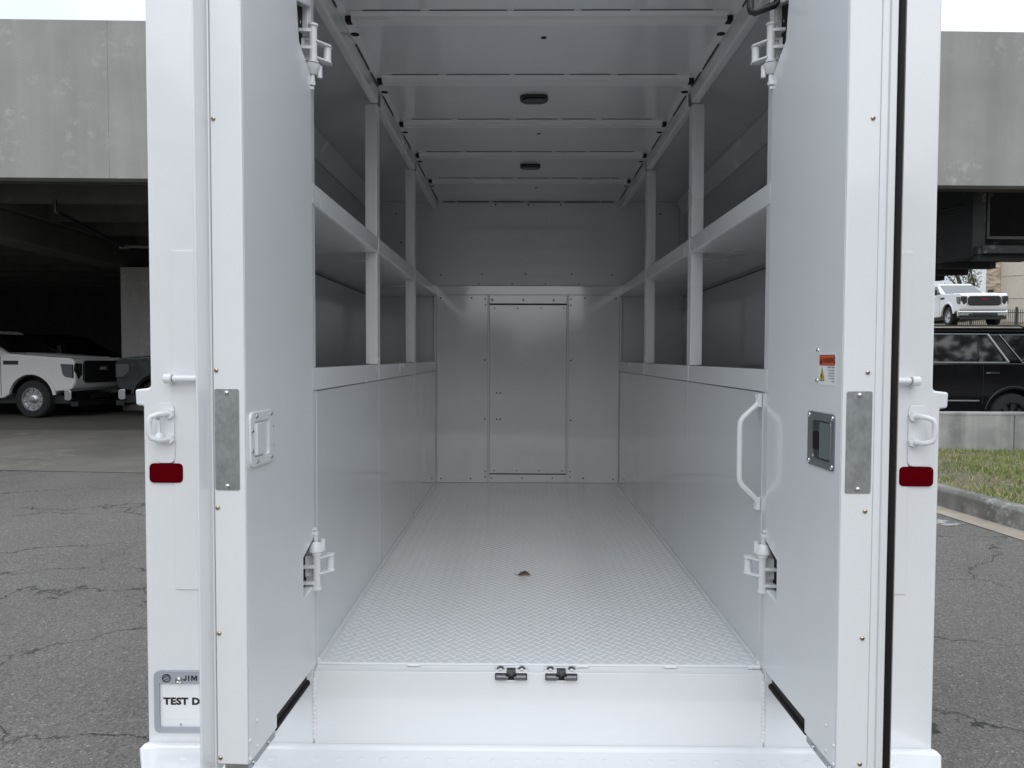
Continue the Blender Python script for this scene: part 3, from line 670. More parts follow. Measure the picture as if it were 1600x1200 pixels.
    add_wheels(t, (0.0, 3.07), HW-0.01, 0.41, 0.28, M['rim_dark'], 7)
    return t
def at_wheel(fx_, fy_, rz, local):
    c, s = math.cos(rz), math.sin(rz); return (fx_-(c*local[0]-s*local[1]), fy_-(s*local[0]+c*local[1]))
a = R(-5); lx, ly = at_wheel(-10.9, 14.45, a, (1.98, -0.87))
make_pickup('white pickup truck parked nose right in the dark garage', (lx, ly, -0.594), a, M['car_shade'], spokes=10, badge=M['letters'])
a = R(180+3); lx, ly = at_wheel(-8.32, 14.9, a, (1.98, 0.87))
make_pickup('dark green pickup truck nose to nose with the white one in the garage', (lx, ly, -0.594), a, M['car_green'], spokes=8)
make_suv('dark suv in the unlit depth of the garage behind the white pickup', (-15.4, 20.4, -0.594), R(4), M['car_black'], None, False)
make_suv('black suv with chrome window trim parked behind the low concrete wall', (8.80, 12.35, -0.64), R(180), M['car_black'])
make_pickup('white pickup truck facing us on top of the bank by the iron fence', (19.55, 31.9, 2.17), R(-96), M['car_white'], spokes=8, bright_grille=True, badge=M['badge_red'], glass=M['glass_grey'])
# ---------------------------------------------------------------- the service body
T = thing('service_truck', 'white service truck body seen from behind with both rear doors open', 'truck')
W, PY, L = 0.58, -0.06, 2.74          # half aisle, rear plane, bulkhead
OW, OL = 0.993, 1.012                  # outer half width above and below the belt
ZT = 2.02
wp, we, ws = M['white'], M['white_ext'], M['white_soft']

# floor with raised tread
b = MB(); b.box((-W+0.001, -0.03, -0.006), (W-0.001, L-0.002, 0.0), wp); floor = b.build('floor_plate', T)
tv = []; tf = []
p = 0.0163; hl, hw_, th = 0.0145, 0.0024, 0.0014
for j in range(int((L+0.01)/p)):
    y_ = -0.02+j*p
    for i in range(-36, 37):
        if (i+j) % 2: continue
        x_ = i*p
        if abs(x_) > W-0.016 or y_ > L-0.02: continue
        a = R(41) if j % 2 else R(-41); c, s = math.cos(a), math.sin(a); o = len(tv)
        for (du, dv, dz) in ((-hl, 0, 0), (-hl*0.45, -hw_, 0), (hl*0.45, -hw_, 0), (hl, 0, 0), (hl*0.45, hw_, 0), (-hl*0.45, hw_, 0), (-hl*0.55, 0, th), (hl*0.55, 0, th)):
            tv.append((x_+c*du-s*dv, y_+s*du+c*dv, dz))
        tf += [(o, o+1, o+6), (o+1, o+2, o+7, o+6), (o+2, o+3, o+7), (o+3, o+4, o+7), (o+4, o+5, o+6, o+7), (o+5, o, o+6)]
b = MB(); b.add(tv, tf, wp); o = b.build('tread_lug', floor, rawmesh=True); o['kind'] = 'stuff'
# sill, riser and the weld edge
b = MB(); b.prism([(-0.031, -0.0065), (-0.031, -0.009), (PY, -0.012), (PY, -0.225), (PY+0.03, -0.225), (PY+0.03, -0.03), (0.05, -0.03), (0.05, -0.0065)], 'x', -W+0.001, W-0.001, we)
sill = b.build('sill', T, bevel=0.009, seg=4)
b = MB()
for (xa, xb) in ((-0.57, -0.335), (-0.31, -0.06), (-0.045, 0.10), (0.13, 0.33), (0.36, 0.555)):
    b.tube([(xa, -0.031, -0.003), (lerp(xa, xb, .5), -0.0315, -0.003), (xb, -0.031, -0.003)], 0.0032, ws, 8)
for xa in (-0.325, 0.115, 0.345, 0.562):
    for k in range(5): b.lathe((xa-0.012+k*0.006, -0.033, -0.004), (0, -0.6, 0.8), [(0.006, 0), (0.004, 0.003), (0, 0.004)], ws, 8)
b.build('weld_edge', sill)
for s in (-1, 1):
    b = MB()
    for k in range(15):
        z_ = -0.035-k*0.0107
        b.lathe((s*(W-0.002), PY-0.001, z_), (0, -1, 0), [(0.0065, -0.002), (0.006, 0.001), (0.003, 0.0025), (0, 0.003)], ws, 10)
    b.build('weld_bead', sill)
# twin roller door catches
def catch(x_):
    c = part('door_catch', T, (x_, PY, 0))
    b = MB(); b.box((-0.041, -0.003, -0.0300), (0.041, 0.004, -0.0128), M['dark_hole']); b.box((-0.044, -0.0045, -0.034), (0.044, -0.0032, -0.0305), we)
    b.box((-0.044, 0.001, -0.0125), (0.044, 0.020, -0.0055), we); b.build('catch_plate', c, bevel=0.001)
    for s in (-1, 1):
        b = MB(); b.cyl((s*0.014, -0.007, -0.021), (s*0.0385, -0.007, -0.021), 0.0078, M['dark_steel'], 16); b.cyl((s*0.008, -0.007, -0.023), (s*0.015, -0.007, -0.021), 0.0045, M['dark_steel'], 12); b.build('roller', c)
        b = MB(); b.lathe((s*0.0275, 0.009, -0.0054), (0, -0.25, 1), [(0.0092, 0.0), (0.0092, 0.0012), (0.0072, 0.0012)], M['dark_steel'], 16); b.lathe((s*0.0275, 0.009, -0.0054), (0, -0.25, 1), [(0.007, 0), (0.0062, 0.0028), (0.004, 0.004), (0, 0.0042)], M['chrome'], 16); b.build('screw', c)
    b = MB(); b.box((-0.0115, -0.004, -0.016), (0.0115, 0.014, -0.0045), M['dark_steel']); b.box((-0.005, -0.006, -0.018), (0.005, 0.0, -0.008), M['dark_steel']); b.build('spring_block', c, bevel=0.001)
catch(-0.070); catch(0.059)
# step bumper
BZ = -0.2
b = MB(); b.prism([(PY-0.0006, BZ), (PY-0.016, BZ), (PY-0.022, BZ-0.006), (PY-0.27, BZ-0.008), (PY-0.275, BZ-0.10), (PY-0.0006, BZ-0.10)], 'x', -1.03, 1.03, we)
bumper = b.build('step_bumper', T, bevel=0.004, seg=3)
for v_ in bumper.data.vertices:
    d_ = PY-v_.co.y
    v_.co.x *= (1.012+0.4*d_)/1.03 if d_ < 0.023 else (1.021-0.55*(d_-0.02))/1.03
b = MB()
for r_, y_ in enumerate((-0.065, -0.135, -0.205)):
    for k in range(-18, 19):
        x_ = k*0.0555+(0.018 if r_ % 2 else 0)
        if abs(x_) < 0.93-0.35*abs(y_): b.lathe((x_, PY+y_, BZ-0.0075), (0, 0, 1), [(0.0135, 0), (0.0115, 0.0010), (0.008, 0.0019), (0.004, 0.0023), (0, 0.0024)], we, 12)
o = b.build('grip_button', bumper); o['kind'] = 'stuff'

# rear posts with everything bolted to them
def rear_post(s):
    c = part('rear_post', T, (0, PY, 0))
    b = MB()
    pts = [(W, -0.235), (OL, -0.235), (OL, 0.672), (1.031, 0.674), (1.033, 0.714), (OW+0.004, 0.718), (OW, 0.726), (OW, ZT), (W, ZT)]
    b.prism([(s*x_, z_) for x_, z_ in pts], 'y', 0, 0.045, we); b.build('post_panel', c, bevel=0.006, seg=3)
    b = MB(); b.prism([(s*x_, z_) for x_, z_ in ((0.70, 0.2), (0.933, 0.2), (0.933, 1.066), (0.70, 1.066))], 'y', -0.0035, -0.0003, we); b.build('cover_strip', c, bevel=0.001)
    x0, x1 = (0.929, 0.976)
    rr = rrect(x0, 0.527, x1, 0.681, 0.014)
    b = MB(); b.prism([(s*x_, z_) for x_, z_ in rr], 'y', -0.0075, -0.0037, we); b.build('handle_plate', c, bevel=0.0012)
    # D handle
    xi, xo, zt, zb = 0.940, 0.976, 0.653, 0.589
    path = [(xi, -0.006, zt), (xi+0.006, -0.024, zt+0.001), (xo-0.018, -0.036, zt), (xo-0.005, -0.040, zt-0.005), (xo, -0.041, zt-0.016), (xo, -0.041, zb+0.016), (xo-0.005, -0.040, zb+0.005), (xo-0.018, -0.036, zb), (xi+0.006, -0.024, zb-0.001), (xi, -0.006, zb)]
    b = MB(); b.tube([(s*a_, y_, z_) for a_, y_, z_ in path], 0.0068, ws, 14)
    for z_ in (zt, zb): b.cyl((s*xi, -0.0078, z_), (s*xi, -0.016, z_), 0.0128, ws, 6)
    if s < 0:
        b.box((s*0.958-0.003, -0.03, 0.600), (s*0.958+0.003, -0.022, 0.642), ws); b.box((s*0.958-0.008, -0.03, 0.640), (s*0.958+0.008, -0.022, 0.648), ws)
        b.lathe((s*0.958, -0.026, 0.594), (0, 0, 1), [(0.013, 0), (0.011, 0.006), (0.004, 0.014)], ws, 10)
    b.build('grab_handle', c)
    # door hold-back rod
    z_ = 0.743
    b = MB(); b.cyl((s*0.932, -0.022, z_), (s*0.70, -0.022, z_), 0.0085, ws, 14); b.cyl((s*0.945, -0.022, z_), (s*0.926, -0.022, z_), 0.0125, ws, 10); b.cyl((s*0.925, -0.022, z_), (s*0.9225, -0.022, z_), 0.009, M['seam'], 12); b.cyl((s*0.936, -0.002, z_), (s*0.936, -0.03, z_), 0.0105, ws, 12)
    b.build('hold_back_rod', c, bevel=0.001)
    b = MB(); b.prism([(s*x_, z_) for x_, z_ in rrect(0.910, 0.476, 0.996, 0.526, 0.011)], 'y', -0.006, -0.0004, M['red_lens']); b.build('reflector', c, bevel=0.002)
    return c
rear_post(-1); rear_post(1)
b = MB(); b.box((-W+0.002, PY, 1.745), (W-0.002, PY+0.045, ZT), we); b.build('rear_header', T, bevel=0.005)

# licence plate
LP = part('license_plate', T, (-0.99, PY, -0.172))
b = MB()
o_, i_ = rrect(0, 0, 0.315, 0.161, 0.014), rrect(0.0135, 0.0135, 0.3015, 0.129, 0.003)
n = len(o_); v = [(x_, -0.010, z_) for x_, z_ in o_] + [(x_, -0.010, z_) for x_, z_ in i_] + [(x_, -0.001, z_) for x_, z_ in o_] + [(x_, -0.004, z_) for x_, z_ in i_]
f = []
for k in range(n):
    q = (k+1) % n; f += [(k, q, q+n, k+n), (k, k+2*n, q+2*n, q), (k+n, q+n, q+3*n, k+3*n)]
b.add(v, f, M['plate_grey'])
# round shield emblem and lettering
ex_, ez_ = (1, 0, 0), (0, 0, 1)
ec = Vector((0.033, -0.0105, 0.1435))
b.lathe(ec, (0, -1, 0), [(0.0108, 0), (0.0108, 0.0012), (0.0088, 0.0012), (0.0088, 0.0)], M['ink'], 24)
for k in (-1, 0, 1):
    cx_, cz_ = k*0.0046, k*0.0022+0.0004
    sh = [(-0.003+0.002, 0.0055), (0.003+0.002, 0.0055), (0.0018, -0.001), (-0.002, -0.0062), (-0.0042, -0.001)]
    o2 = [(ec.x+cx_+x_, -0.0122-0.0003*k, ec.z+cz_+z_) for x_, z_ in sh]
    i2 = [(ec.x+cx_+x_*0.55+0.0001, -0.0126-0.0003*k, ec.z+cz_+z_*0.6) for x_, z_ in sh]
    b.add(o2, [tuple(range(5))], M['ink']); b.add(i2, [tuple(range(5))], M['plate_grey'])
J0, JZ, JH = 0.0765, 0.137, 0.0135
def glyph(pts, x0, w): b.add([(x0+p_[0]*w, -0.0106, JZ+p_[1]*JH) for p_ in pts], [tuple(range(len(pts)))], M['ink'])
glyph([(0.62, 1), (1, 1), (1, 0.3), (0.9, 0.1), (0.72, 0), (0.3, 0), (0.1, 0.1), (0, 0.32), (0.33, 0.36), (0.4, 0.24), (0.56, 0.24), (0.62, 0.34)], J0, 0.0085)
glyph([(0, 0), (1, 0), (1, 1), (0, 1)], J0+0.0125, 0.0034)
glyph([(0, 0), (0, 1), (0.3, 1), (0.5, 0.42), (0.7, 1), (1, 1), (1, 0), (0.78, 0), (0.78, 0.66), (0.59, 0.1), (0.41, 0.1), (0.22, 0.66), (0.22, 0)], J0+0.0205, 0.0155)
b.build('plate_frame', LP)
b = MB(); b.box((0.012, -0.0035, 0.012), (0.303, -0.0012, 0.131), M['paper']); b.box((0.0205, -0.0048, 0.033), (0.30, -0.0037, 0.1265), M['paper'])
put_text(b, 'TEST DRIVE', (0.0225, -0.0052, 0.0725), ex_, ez_, 0.0180, M['ink'], 0.05, 1.13, 1.07)
b.cyl((0.066, -0.0035, 0.019), (0.066, -0.0046, 0.019), 0.0032, M['plate_grey'], 12)
b.build('plate', LP)
b = MB(); b.lathe((0.0655, -0.0105, 0.1395), (0, -1, 0), [(0.0096, 0), (0.0096, 0.003), (0.008, 0.006), (0.0045, 0.0072), (0.0045, 0.004), (0, 0.004)], M['chrome'], 16); b.build('screw', LP)

# outer shell
for s in (-1, 1):
    b = MB(); b.prism([(PY+0.046, -0.235), (L+0.1, -0.235), (L+0.1, ZT), (PY+0.046, ZT)], 'x', s*OW, s*(OW-0.014), we); b.build('side_wall', T, bevel=0.003)
    b = MB(); b.box((s*(OW-0.0145), PY+0.05, -0.18), (s*(OW-0.0165), L-0.001, 1.69), M['wall_shade']); b.build('wall_shade_sheet', T)  # added thin sheet, its grey colour darkens the compartment like shade
    b = MB(); b.box((s*1.008, PY+0.046, 0.68), (s*OW, L+0.1, 0.71), we); b.build('belt_moulding', T, bevel=0.006)
    b = MB(); b.prism([(s*0.925, 1.7805), (s*0.976, 1.7805), (s*0.976, 1.692), (s*0.970, 1.70)], 'y', 0.1, L-0.01, ws); b.build('cove_rail', T, bevel=0.004)
    b = MB(); b.box((s*(W+0.001), PY+0.05, -0.2), (s*0.978, L, -0.19), ws); b.build('compartment_floor', T)
b = MB(); b.box((-OW+0.015, PY+0.046, 1.985), (OW-0.015, L+0.1, 2.02), we); b.build('roof_panel', T)
b = MB(); b.box((-OW+0.016, PY+0.046, 1.782), (OW-0.016, L+0.05, 1.80), M['bulk']); ceil = b.build('ceiling_panel', T)
# underside and rear wheels
b = MB(); b.box((-0.95, 0.0, -0.36), (0.95, L+0.1, -0.245), M['black_metal']); b.box((-0.45, -0.2, -0.5), (-0.35, 4.5, -0.37), M['black_metal']); b.box((0.35, -0.2, -0.5), (0.45, 4.5, -0.37), M['black_metal']); b.build('chassis', T)
tm, rm = wheel_meshes(0.40, 0.26, M['rim'], 8, 'w')
for s in (-1, 1):
    wl = part('wheel', T, (s*0.85, 1.35, -0.45), R(90) if s < 0 else R(-90)); meshobj('tyre', tm, wl); meshobj('rim', rm, wl)

# aisle side walls, posts, rails, shelves
PYs = [(0.80, 0.856), (1.755, 1.815)]
ends = [PY+0.05, 0.80, 1.755, L-0.006]
for s in (-1, 1):
    for (ya, yb) in ((PY+0.0455, 0.838), (0.8386, L)):
        b = MB(); b.prism([(ya, -0.19), (yb, -0.19), (yb, 0.7095), (ya, 0.7095)], 'x', s*W, s*(W+0.012), M['bulk']); b.build('lower_side_panel', T, bevel=0.0012)
    b = MB(); b.tube([(s*(W-0.003), -0.02, 0.002), (s*(W-0.003), L*.5, 0.002), (s*(W-0.003), L-0.005, 0.002)], 0.006, wp, 8); b.build('floor_fillet', T)
    for k, (ya, yb) in enumerate(PYs):
        b = MB(); b.box((s*(W-0.002), ya, 0.772), (s*(W+0.042), yb, 1.7255), ws); pst = b.build('shelf_post', T, bevel=0.003)
        b = MB(); b.box((s*(W-0.0045), ya+0.018, 0.712), (s*(W+0.03), yb-0.012, 0.772), ws); b.box((s*(W-0.005), ya+0.02, 1.184), (s*(W-0.0022), yb-0.03, 1.246), ws); b.build('joint_strap', pst, bevel=0.002)
    b = MB(); b.box((s*(W-0.002), L-0.03, 0.772), (s*(W+0.01), L-0.003, 1.25), ws); b.build('corner_post', T, bevel=0.002)
    for k in range(3):
        ya, yb = ends[k]+(-0.046 if k == 0 else 0.018), ends[k+1]+(0.016 if k < 2 else -0.004)
        b = MB(); b.prism([(s*(W-0.0035), 0.712), (s*(W+0.030), 0.712), (s*(W+0.030), 0.77), (s*(W-0.0035), 0.77)], 'y', ya, yb, ws); b.build('shelf_rail', T, bevel=0.003)
        b = MB(); b.prism([(s*(W-0.0035), 1.188), (s*(W+0.006), 1.184), (s*0.97, 1.184), (s*0.97, 1.191), (s*(W+0.008), 1.197), (s*(W+0.008), 1.241), (s*(W-0.0035), 1.241)], 'y', ya, yb, ws); b.build('middle_shelf', T, bevel=0.003)
    # roof rail: flat angle with a rounded lower lip
    for k in range(3):
        ya, yb = (ends[k]+(0.06 if k else 0.0), ends[k+1]-0.002)
        b = MB(); b.prism([(s*(W-0.0095), 1.7805), (s*(W-0.0085), 1.731), (s*(W-0.004), 1.727), (s*(W+0.020), 1.727), (s*(W+0.020), 1.733), (s*(W-0.003), 1.736), (s*(W-0.0045), 1.7805)], 'y', ya+0.03*(k == 0), yb+(0.0 if k < 2 else 0), ws); b.build('roof_rail', T, bevel=0.003)
    b = MB(); b.box((s*0.95, L-0.02, 1.1), (s*0.978, L, 1.780), ws); b.build('corner_angle', T, bevel=0.003)
    b = MB(); b.box((s*0.976, 0.1, 1.172), (s*0.9735, L-0.03, 1.178), M['seam']); b.build('wall_seam', T)
    # keyhole slots in the rail
    for y_ in (0.35, 0.84, 1.33, 1.81, 2.34):
        b = MB(); b.prism(arc(s*(W-0.024), y_, 0.013, 0, 360, 14)[:-1], 'z', 1.7805, 1.7817, M['dark_hole']); b.build('drain_hole', T)
    for ya_, yb_ in ((0.02, 0.17), (0.42, 0.62), (0.65, 0.78), (0.88, 1.10), (1.37, 1.58), (1.85, 2.1), (2.4, 2.7)):
        b = MB(); b.box((s*(W-0.0102), ya_, 1.7775), (s*(W-0.0135), yb_, 1.7818), M['seam']); b.build('sealer_line', T)
# roof bows
for k, y_ in enumerate((0.229, 0.704, 1.184, 1.664, 2.185)):
    XB = W-0.040
    b = MB(); b.prism([(y_-0.034, 1.7815), (y_-0.033, 1.7795), (y_-0.006, 1.779), (y_-0.004, 1.7665), (y_+0.030, 1.765), (y_+0.033, 1.7675), (y_+0.034, 1.7795), (y_+0.055, 1.7795), (y_+0.056, 1.7815)], 'x', -XB, XB, ws); bow = b.build('roof_bow', T, bevel=0.002)
    for s in (-1, 1):
        b = MB(); b.box((s*(XB+0.0005), y_-0.004, 1.765), (s*(XB+0.018), y_+0.022, 1.781), M['black_rubber']); b.build('end_block', bow, bevel=0.002)
    b = MB()
    for (xa, xb) in ((-0.50, -0.335), (-0.31, -0.09), (-0.07, 0.10), (0.12, 0.26), (0.285, 0.49)):
        b.box((xa, y_-0.0365, 1.7795), (xb, y_-0.0345, 1.7816), M['seam'])
    b.build('sealer_line', bow)
# dome lights
for y_ in (0.90, 1.89):
    dl = part('dome_light', T, (0.0, y_, 1.782))
    b = MB(); b.prism(rrect(-0.053, -0.042, 0.053, 0.042, 0.026, 8), 'z', -0.010, -0.001, M['black_metal']); b.build('base', dl, bevel=0.004)
    b = MB(); b.prism(rrect(-0.042, -0.031, 0.042, 0.031, 0.018, 8), 'z', -0.016, -0.0105, M['lens_dark']); b.build('lens', dl, bevel=0.006, seg=3)
for (x_, y_) in ((0.02, 0.375), (0.03, 1.35), (0.042, 2.38)):
    b = MB(); b.prism(arc(x_, y_, 0.009, 0, 360, 12)[:-1], 'z', 1.7808, 1.7818, M['dark_hole']); b.build('drain_hole', ceil)

# bulkhead
def bpanel(name, x0, z0, x1, z1, y0=L-0.004, th=0.004, mat=None, bev=0.0015):
    b = MB(); b.box((x0, y0, z0), (x1, y0+th, z1), mat or M['bulk']); return b.build(name, T, bevel=bev)
b = MB(); b.box((-0.978, L+0.003, -0.19), (0.978, L+0.02, 1.248), M['bulk']); b.box((-0.978, L+0.032, 1.25), (0.978, L+0.045, 1.781), M['bulk']); b.build('bulkhead_backing', T)
pl = bpanel('bulkhead_panel', -W+0.003, 0.002, -0.2535, 1.19)
pr = bpanel('bulkhead_panel', 0.2575, 0.002, W-0.003, 1.19)
top = bpanel('bulkhead_top_strip', -W-0.02, 1.194, W+0.02, 1.248, L-0.006, 0.006)
upper = part('upper_bulkhead', T)
b = MB()
zl, zh = 1.252, 1.781
b.add([(-0.955, L-0.003, zl), (0.955, L-0.003, zl), (0.955, L+0.030, zh), (-0.955, L+0.030, zh)], [(0, 1, 2, 3)], M['bulk'])
upper_p = b.build('panel', upper)
for x_ in (-0.2475, 0.2515):
    b = MB(); b.box((x_-0.0055, L-0.010, 0.002), (x_+0.0055, L-0.002, 1.189), ws); b.build('door_channel', T, bevel=0.0015)
hd = bpanel('partition_header', -0.2415, 1.138, 0.2455, 1.188)
ft = bpanel('partition_footer', -0.2415, 0.003, 0.2455, 0.052)
dr = bpanel('partition_door', -0.2405, 0.060, 0.2445, 1.128, L-0.007, 0.005)
b = MB(); b.box((-0.2415, L-0.003, 1.129), (0.2455, L-0.001, 1.1375), M['seam']); b.box((-0.2415, L-0.003, 0.0525), (0.2455, L-0.001, 0.0595), M['seam']); b.build('door_gap', T)
SM = dome_mesh('screw', 0.0058, 0.003, M['steel'], 10, M['dark_hole'])
HOLE = MB(); HOLE.cyl((0, 0, -0.0005), (0, 0, 0.0008), 0.0052, M['dark_hole'], 12); HOLE = HOLE.mesh('screw_hole')
toY = rot_to((0, -1, 0))
def fix(me, nm, par, pts, y):
    for (x_, z_) in pts: meshobj(nm, me, par, (x_, y, z_), toY)
fix(SM, 'screw', hd, [(-0.225, 1.163), (-0.03, 1.163), (0.163, 1.163), (-0.225, 1.156), (-0.03, 1.156), (0.163, 1.156)], L-0.0042)
fix(SM, 'screw', dr, [(-0.21, 1.108), (-0.065, 1.108), (0.082, 1.108), (0.226, 1.108), (-0.212, 0.078), (-0.068, 0.078), (0.075, 0.078), (0.22, 0.078)], L-0.0072)
fix(HOLE, 'screw_hole', dr, [(-0.196, 0.572), (-0.172, 0.572), (-0.196, 0.405), (-0.172, 0.405)], L-0.0072)
fix(SM, 'screw', ft, [(-0.226, 0.03), (-0.035, 0.03), (0.16, 0.03)], L-0.0042)
fix(SM, 'screw', pl, [(-0.268, 1.165), (-0.268, 1.128), (-0.268, 0.072), (-0.268, 0.036)], L-0.0042)
fix(SM, 'screw', pr, [(0.272, 1.165), (0.272, 1.128), (0.272, 0.072), (0.272, 0.036)], L-0.0042)
fix(HOLE, 'screw_hole', pl, [(-0.55, 1.172), (-0.355, 1.172), (-0.272, 0.78), (-0.272, 0.405), (-0.55, 0.025), (-0.36, 0.025)], L-0.0042)
fix(HOLE, 'screw_hole', pr, [(0.36, 1.172), (0.555, 1.172), (0.274, 0.78), (0.274, 0.40), (0.355, 0.03), (0.545, 0.025)], L-0.0042)
fix(SM, 'screw', upper_p, [(-0.291, 1.324), (-0.015, 1.324), (0.275, 1.324), (-0.31, 1.262), (-0.10, 1.262), (0.11, 1.262), (0.32, 1.262)], L-0.0036)
fix(HOLE, 'screw_hole', upper_p, [(-0.55, 1.318), (0.53, 1.318), (-0.205, 1.757), (0.0, 1.757), (0.205, 1.757), (-0.83, 1.70), (-0.80, 1.52), (0.83, 1.70), (0.80, 1.52), (-0.78, 1.40)], L-0.0015)
b = MB()
for (xa, xb) in ((-0.54, -0.46), (-0.45, -0.25), (-0.22, -0.03), (0.0, 0.2), (0.23, 0.45), (0.46, 0.54)): b.box((xa, L+0.024, 1.777), (xb, L+0.031, 1.7815), M['seam'])
b.build('sealer_line', T)

# inside grab handle on the right wall edge
GH = part('inside_grab_handle', T, (W, 0.0, 0))
path = [(-0.006, -0.005, 0.690), (-0.012, -0.006, 0.678), (-0.05, -0.012, 0.645), (-0.057, -0.013, 0.632), (-0.058, -0.013, 0.618), (-0.058, -0.013, 0.495), (-0.057, -0.013, 0.482), (-0.05, -0.012, 0.468), (-0.012, -0.006, 0.432), (-0.006, -0.005, 0.420)]
b = MB(); b.tube(path, 0.0072, ws, 14); b.build('bar', GH)
for z0 in (0.672, 0.402):
    b = MB(); b.box((-0.013, -0.014, z0), (-0.001, 0.012, z0+0.034), ws)
    for k in range(4): b.lathe((-0.0125, -0.006+0.004*(k % 2), z0+0.006+k*0.007), (-1, -0.4, 0), [(0.0055, 0), (0.004, 0.002), (0, 0.003)], ws, 8)
    b.build('bracket', GH, bevel=0.003)

# ---------------------------------------------------------------- rear doors
WD = 0.415
def rear_door(s, ang):
    """local: x along the door to its free edge, z up; inside face at y=0 looking to k*y"""
    k = 1 if s < 0 else -1                       # k: inside direction
    d = part('rear_door', T, (s*0.575, PY, 0))
    ux, uy = s*math.sin(R(ang)), -math.cos(R(ang))
    d.rotation_euler = (0, 0, math.atan2(uy, ux))
    I = lambda v: k*v                             # + is towards the inside
    poly = [(0.0, 0.004), (0.05, 0.002), (0.264, 0.0), (0.264, -0.026), (WD, -0.026), (WD, 1.742), (0, 1.742), (0, 1.672), (0.10, 1.640), (0.085, 1.552), (0, 1.498), (0, 0.338), (0.082, 0.305), (0.082, 0.206), (0, 0.216)]
    b = MB(); b.prism(poly, 'y', I(0), I(-0.064), wp); dp = b.build('inner_panel', d, bevel=0.0035, seg=3)
    b = MB(); b.box((0.266, I(0.0005), -0.024), (WD-0.003, I(0.0016), 1.74), wp); b.build('cover_sheet', d, bevel=0.0008)
    b = MB(); b.box((-0.0, I(-0.022), 1.49), (0.11, I(-0.04), 1.68), M['dark_hole']); b.build('hinge_notch_shade', d)  # black plates behind the hinge notches, shade of the cavity as colour
    b = MB(); b.box((0.0, I(-0.022), 0.195), (0.095, I(-0.04), 0.345), M['dark_hole']); b.build('hinge_notch_shade', d)
    b = MB(); b.box((-0.02, I(-0.066), -0.05), (WD-0.002, I(-0.088), 1.745), we); b.build('outer_skin', d, bevel=0.003)
    # bottom seal and flange
    b = MB(); b.box((0.052, I(-0.004), -0.030), (0.2635, I(-0.03), -0.0008), M['black_rubber']); b.cyl((0.045, I(-0.006), -0.022), (0.264, I(-0.006), -0.026), 0.0085, M['black_rubber'], 12); b.build('bottom_seal', d, bevel=0.002)
    b = MB(); b.box((0.268, I(-0.002), -0.0445), (WD-0.004, I(-0.05), -0.0265), M['galv']); b.build('bottom_angle', d, bevel=0.001)
    # free edge: returned lip, groove, seal
    if s < 0:
        b = MB(); v0 = [(WD-0.014, I(-0.0685)), (WD-0.002, I(-0.0690)), (WD+0.032, I(-0.0800)), (WD+0.030, I(-0.085)), (WD-0.03, I(-0.085)), (WD-0.03, I(-0.0685))]
        b.prism(v0, 'z', -0.05, 1.745, we); b.build('edge_lip', d, bevel=0.0025)
        b = MB(); b.box((WD-0.016, I(-0.0642), -0.05), (WD-0.013, I(-0.0683), 1.745), M['white_soft']); b.build('edge_groove', d)
    else:
        b = MB(); b.box((WD-0.004, I(-0.0642), -0.026), (WD-0.0005, I(-0.0778), 1.742), wp); b.box((WD-0.02, I(-0.0788), -0.05), (WD+0.004, I(-0.0925), 1.745), we); b.build('edge_lip', d, bevel=0.002)
        b = MB(); b.prism([(WD-0.02, I(-0.0927)), (WD+0.006, I(-0.0930)), (WD+0.010, I(-0.097)), (WD+0.010, I(-0.102)), (WD+0.004, I(-0.106)), (WD-0.02, I(-0.106))], 'z', -0.05, 1.745, M['black_rubber']); b.build('edge_seal', d, bevel=0.002)
        b = MB(); b.box((WD-0.02, I(-0.1063), -0.05), (WD+0.002, I(-0.1090), 1.745), M['conc_gutter']); b.build('seal_carrier', d)
    # galvanised strike plate on the free edge
    va, vb = (0.011, 0.061) if s < 0 else (0.007, 0.058)
    b = MB(); b.prism([(I(-q[0]), q[1]) for q in rrect(va, 0.533, vb, 0.735, 0.004)], 'x', WD+0.0003, WD+0.0016, M['galv']); ep = b.build('edge_plate', d, bevel=0.0005)
    toX = rot_to((1, 0, 0)); toI = rot_to((0, k, 0))
    for z_ in (0.727, 0.541): meshobj('rivet', RIVET_S, d, (WD+0.0018, I(-(va+vb)/2), z_), toX)
    for z_ in (1.265, 0.772, 0.4975, 0.243, -0.012):
        meshobj('screw', SCREW, d, (WD+0.0006, I(-0.057 if s < 0 else -0.048), z_), toX)
    for (u_, z_) in ((0.372, 0.045), (0.408, 0.022), (0.373, -0.008), (0.408, -0.016)):
        meshobj('rivet', RIVET_W, d, (u_, I(0.0018), z_), toI)
    for u_ in (0.306, 0.385): meshobj('rivet', RIVET_S, d, (u_, I(-0.0018), -0.036), toI)
    ex = (1, 0, 0) if k < 0 else (-1, 0, 0)
    if s < 0:     # white paddle latch
        u0, u1, z0, z1 = 0.284, 0.401, 0.574, 0.687
        b = MB(); o_, i_ = rrect(u0, z0, u1, z1, 0.016), rrect(u0+0.022, z0+0.020, u1-0.018, z1-0.020, 0.006)
        n = len(o_)
        v = [(x_, I(0.0018), z_) for x_, z_ in o_]+[(x_, I(0.0065), lerp((z0+z1)/2, z_, 0.985)) for x_, z_ in o_]+[(x_, I(0.0065), z_) for x_, z_ in i_]+[(lerp((u0+u1)/2, x_, 0.96), I(0.0021), z_) for x_, z_ in i_]
        f = []
        for q in range(n):
            w_ = (q+1) % n
            for r_ in range(3): f.append((q+r_*n, w_+r_*n, w_+(r_+1)*n, q+(r_+1)*n))
        f.append(tuple(range(3*n, 4*n)))
        b.add(v, f, ws); lt = b.build('latch_frame', d, bevel=0.001)
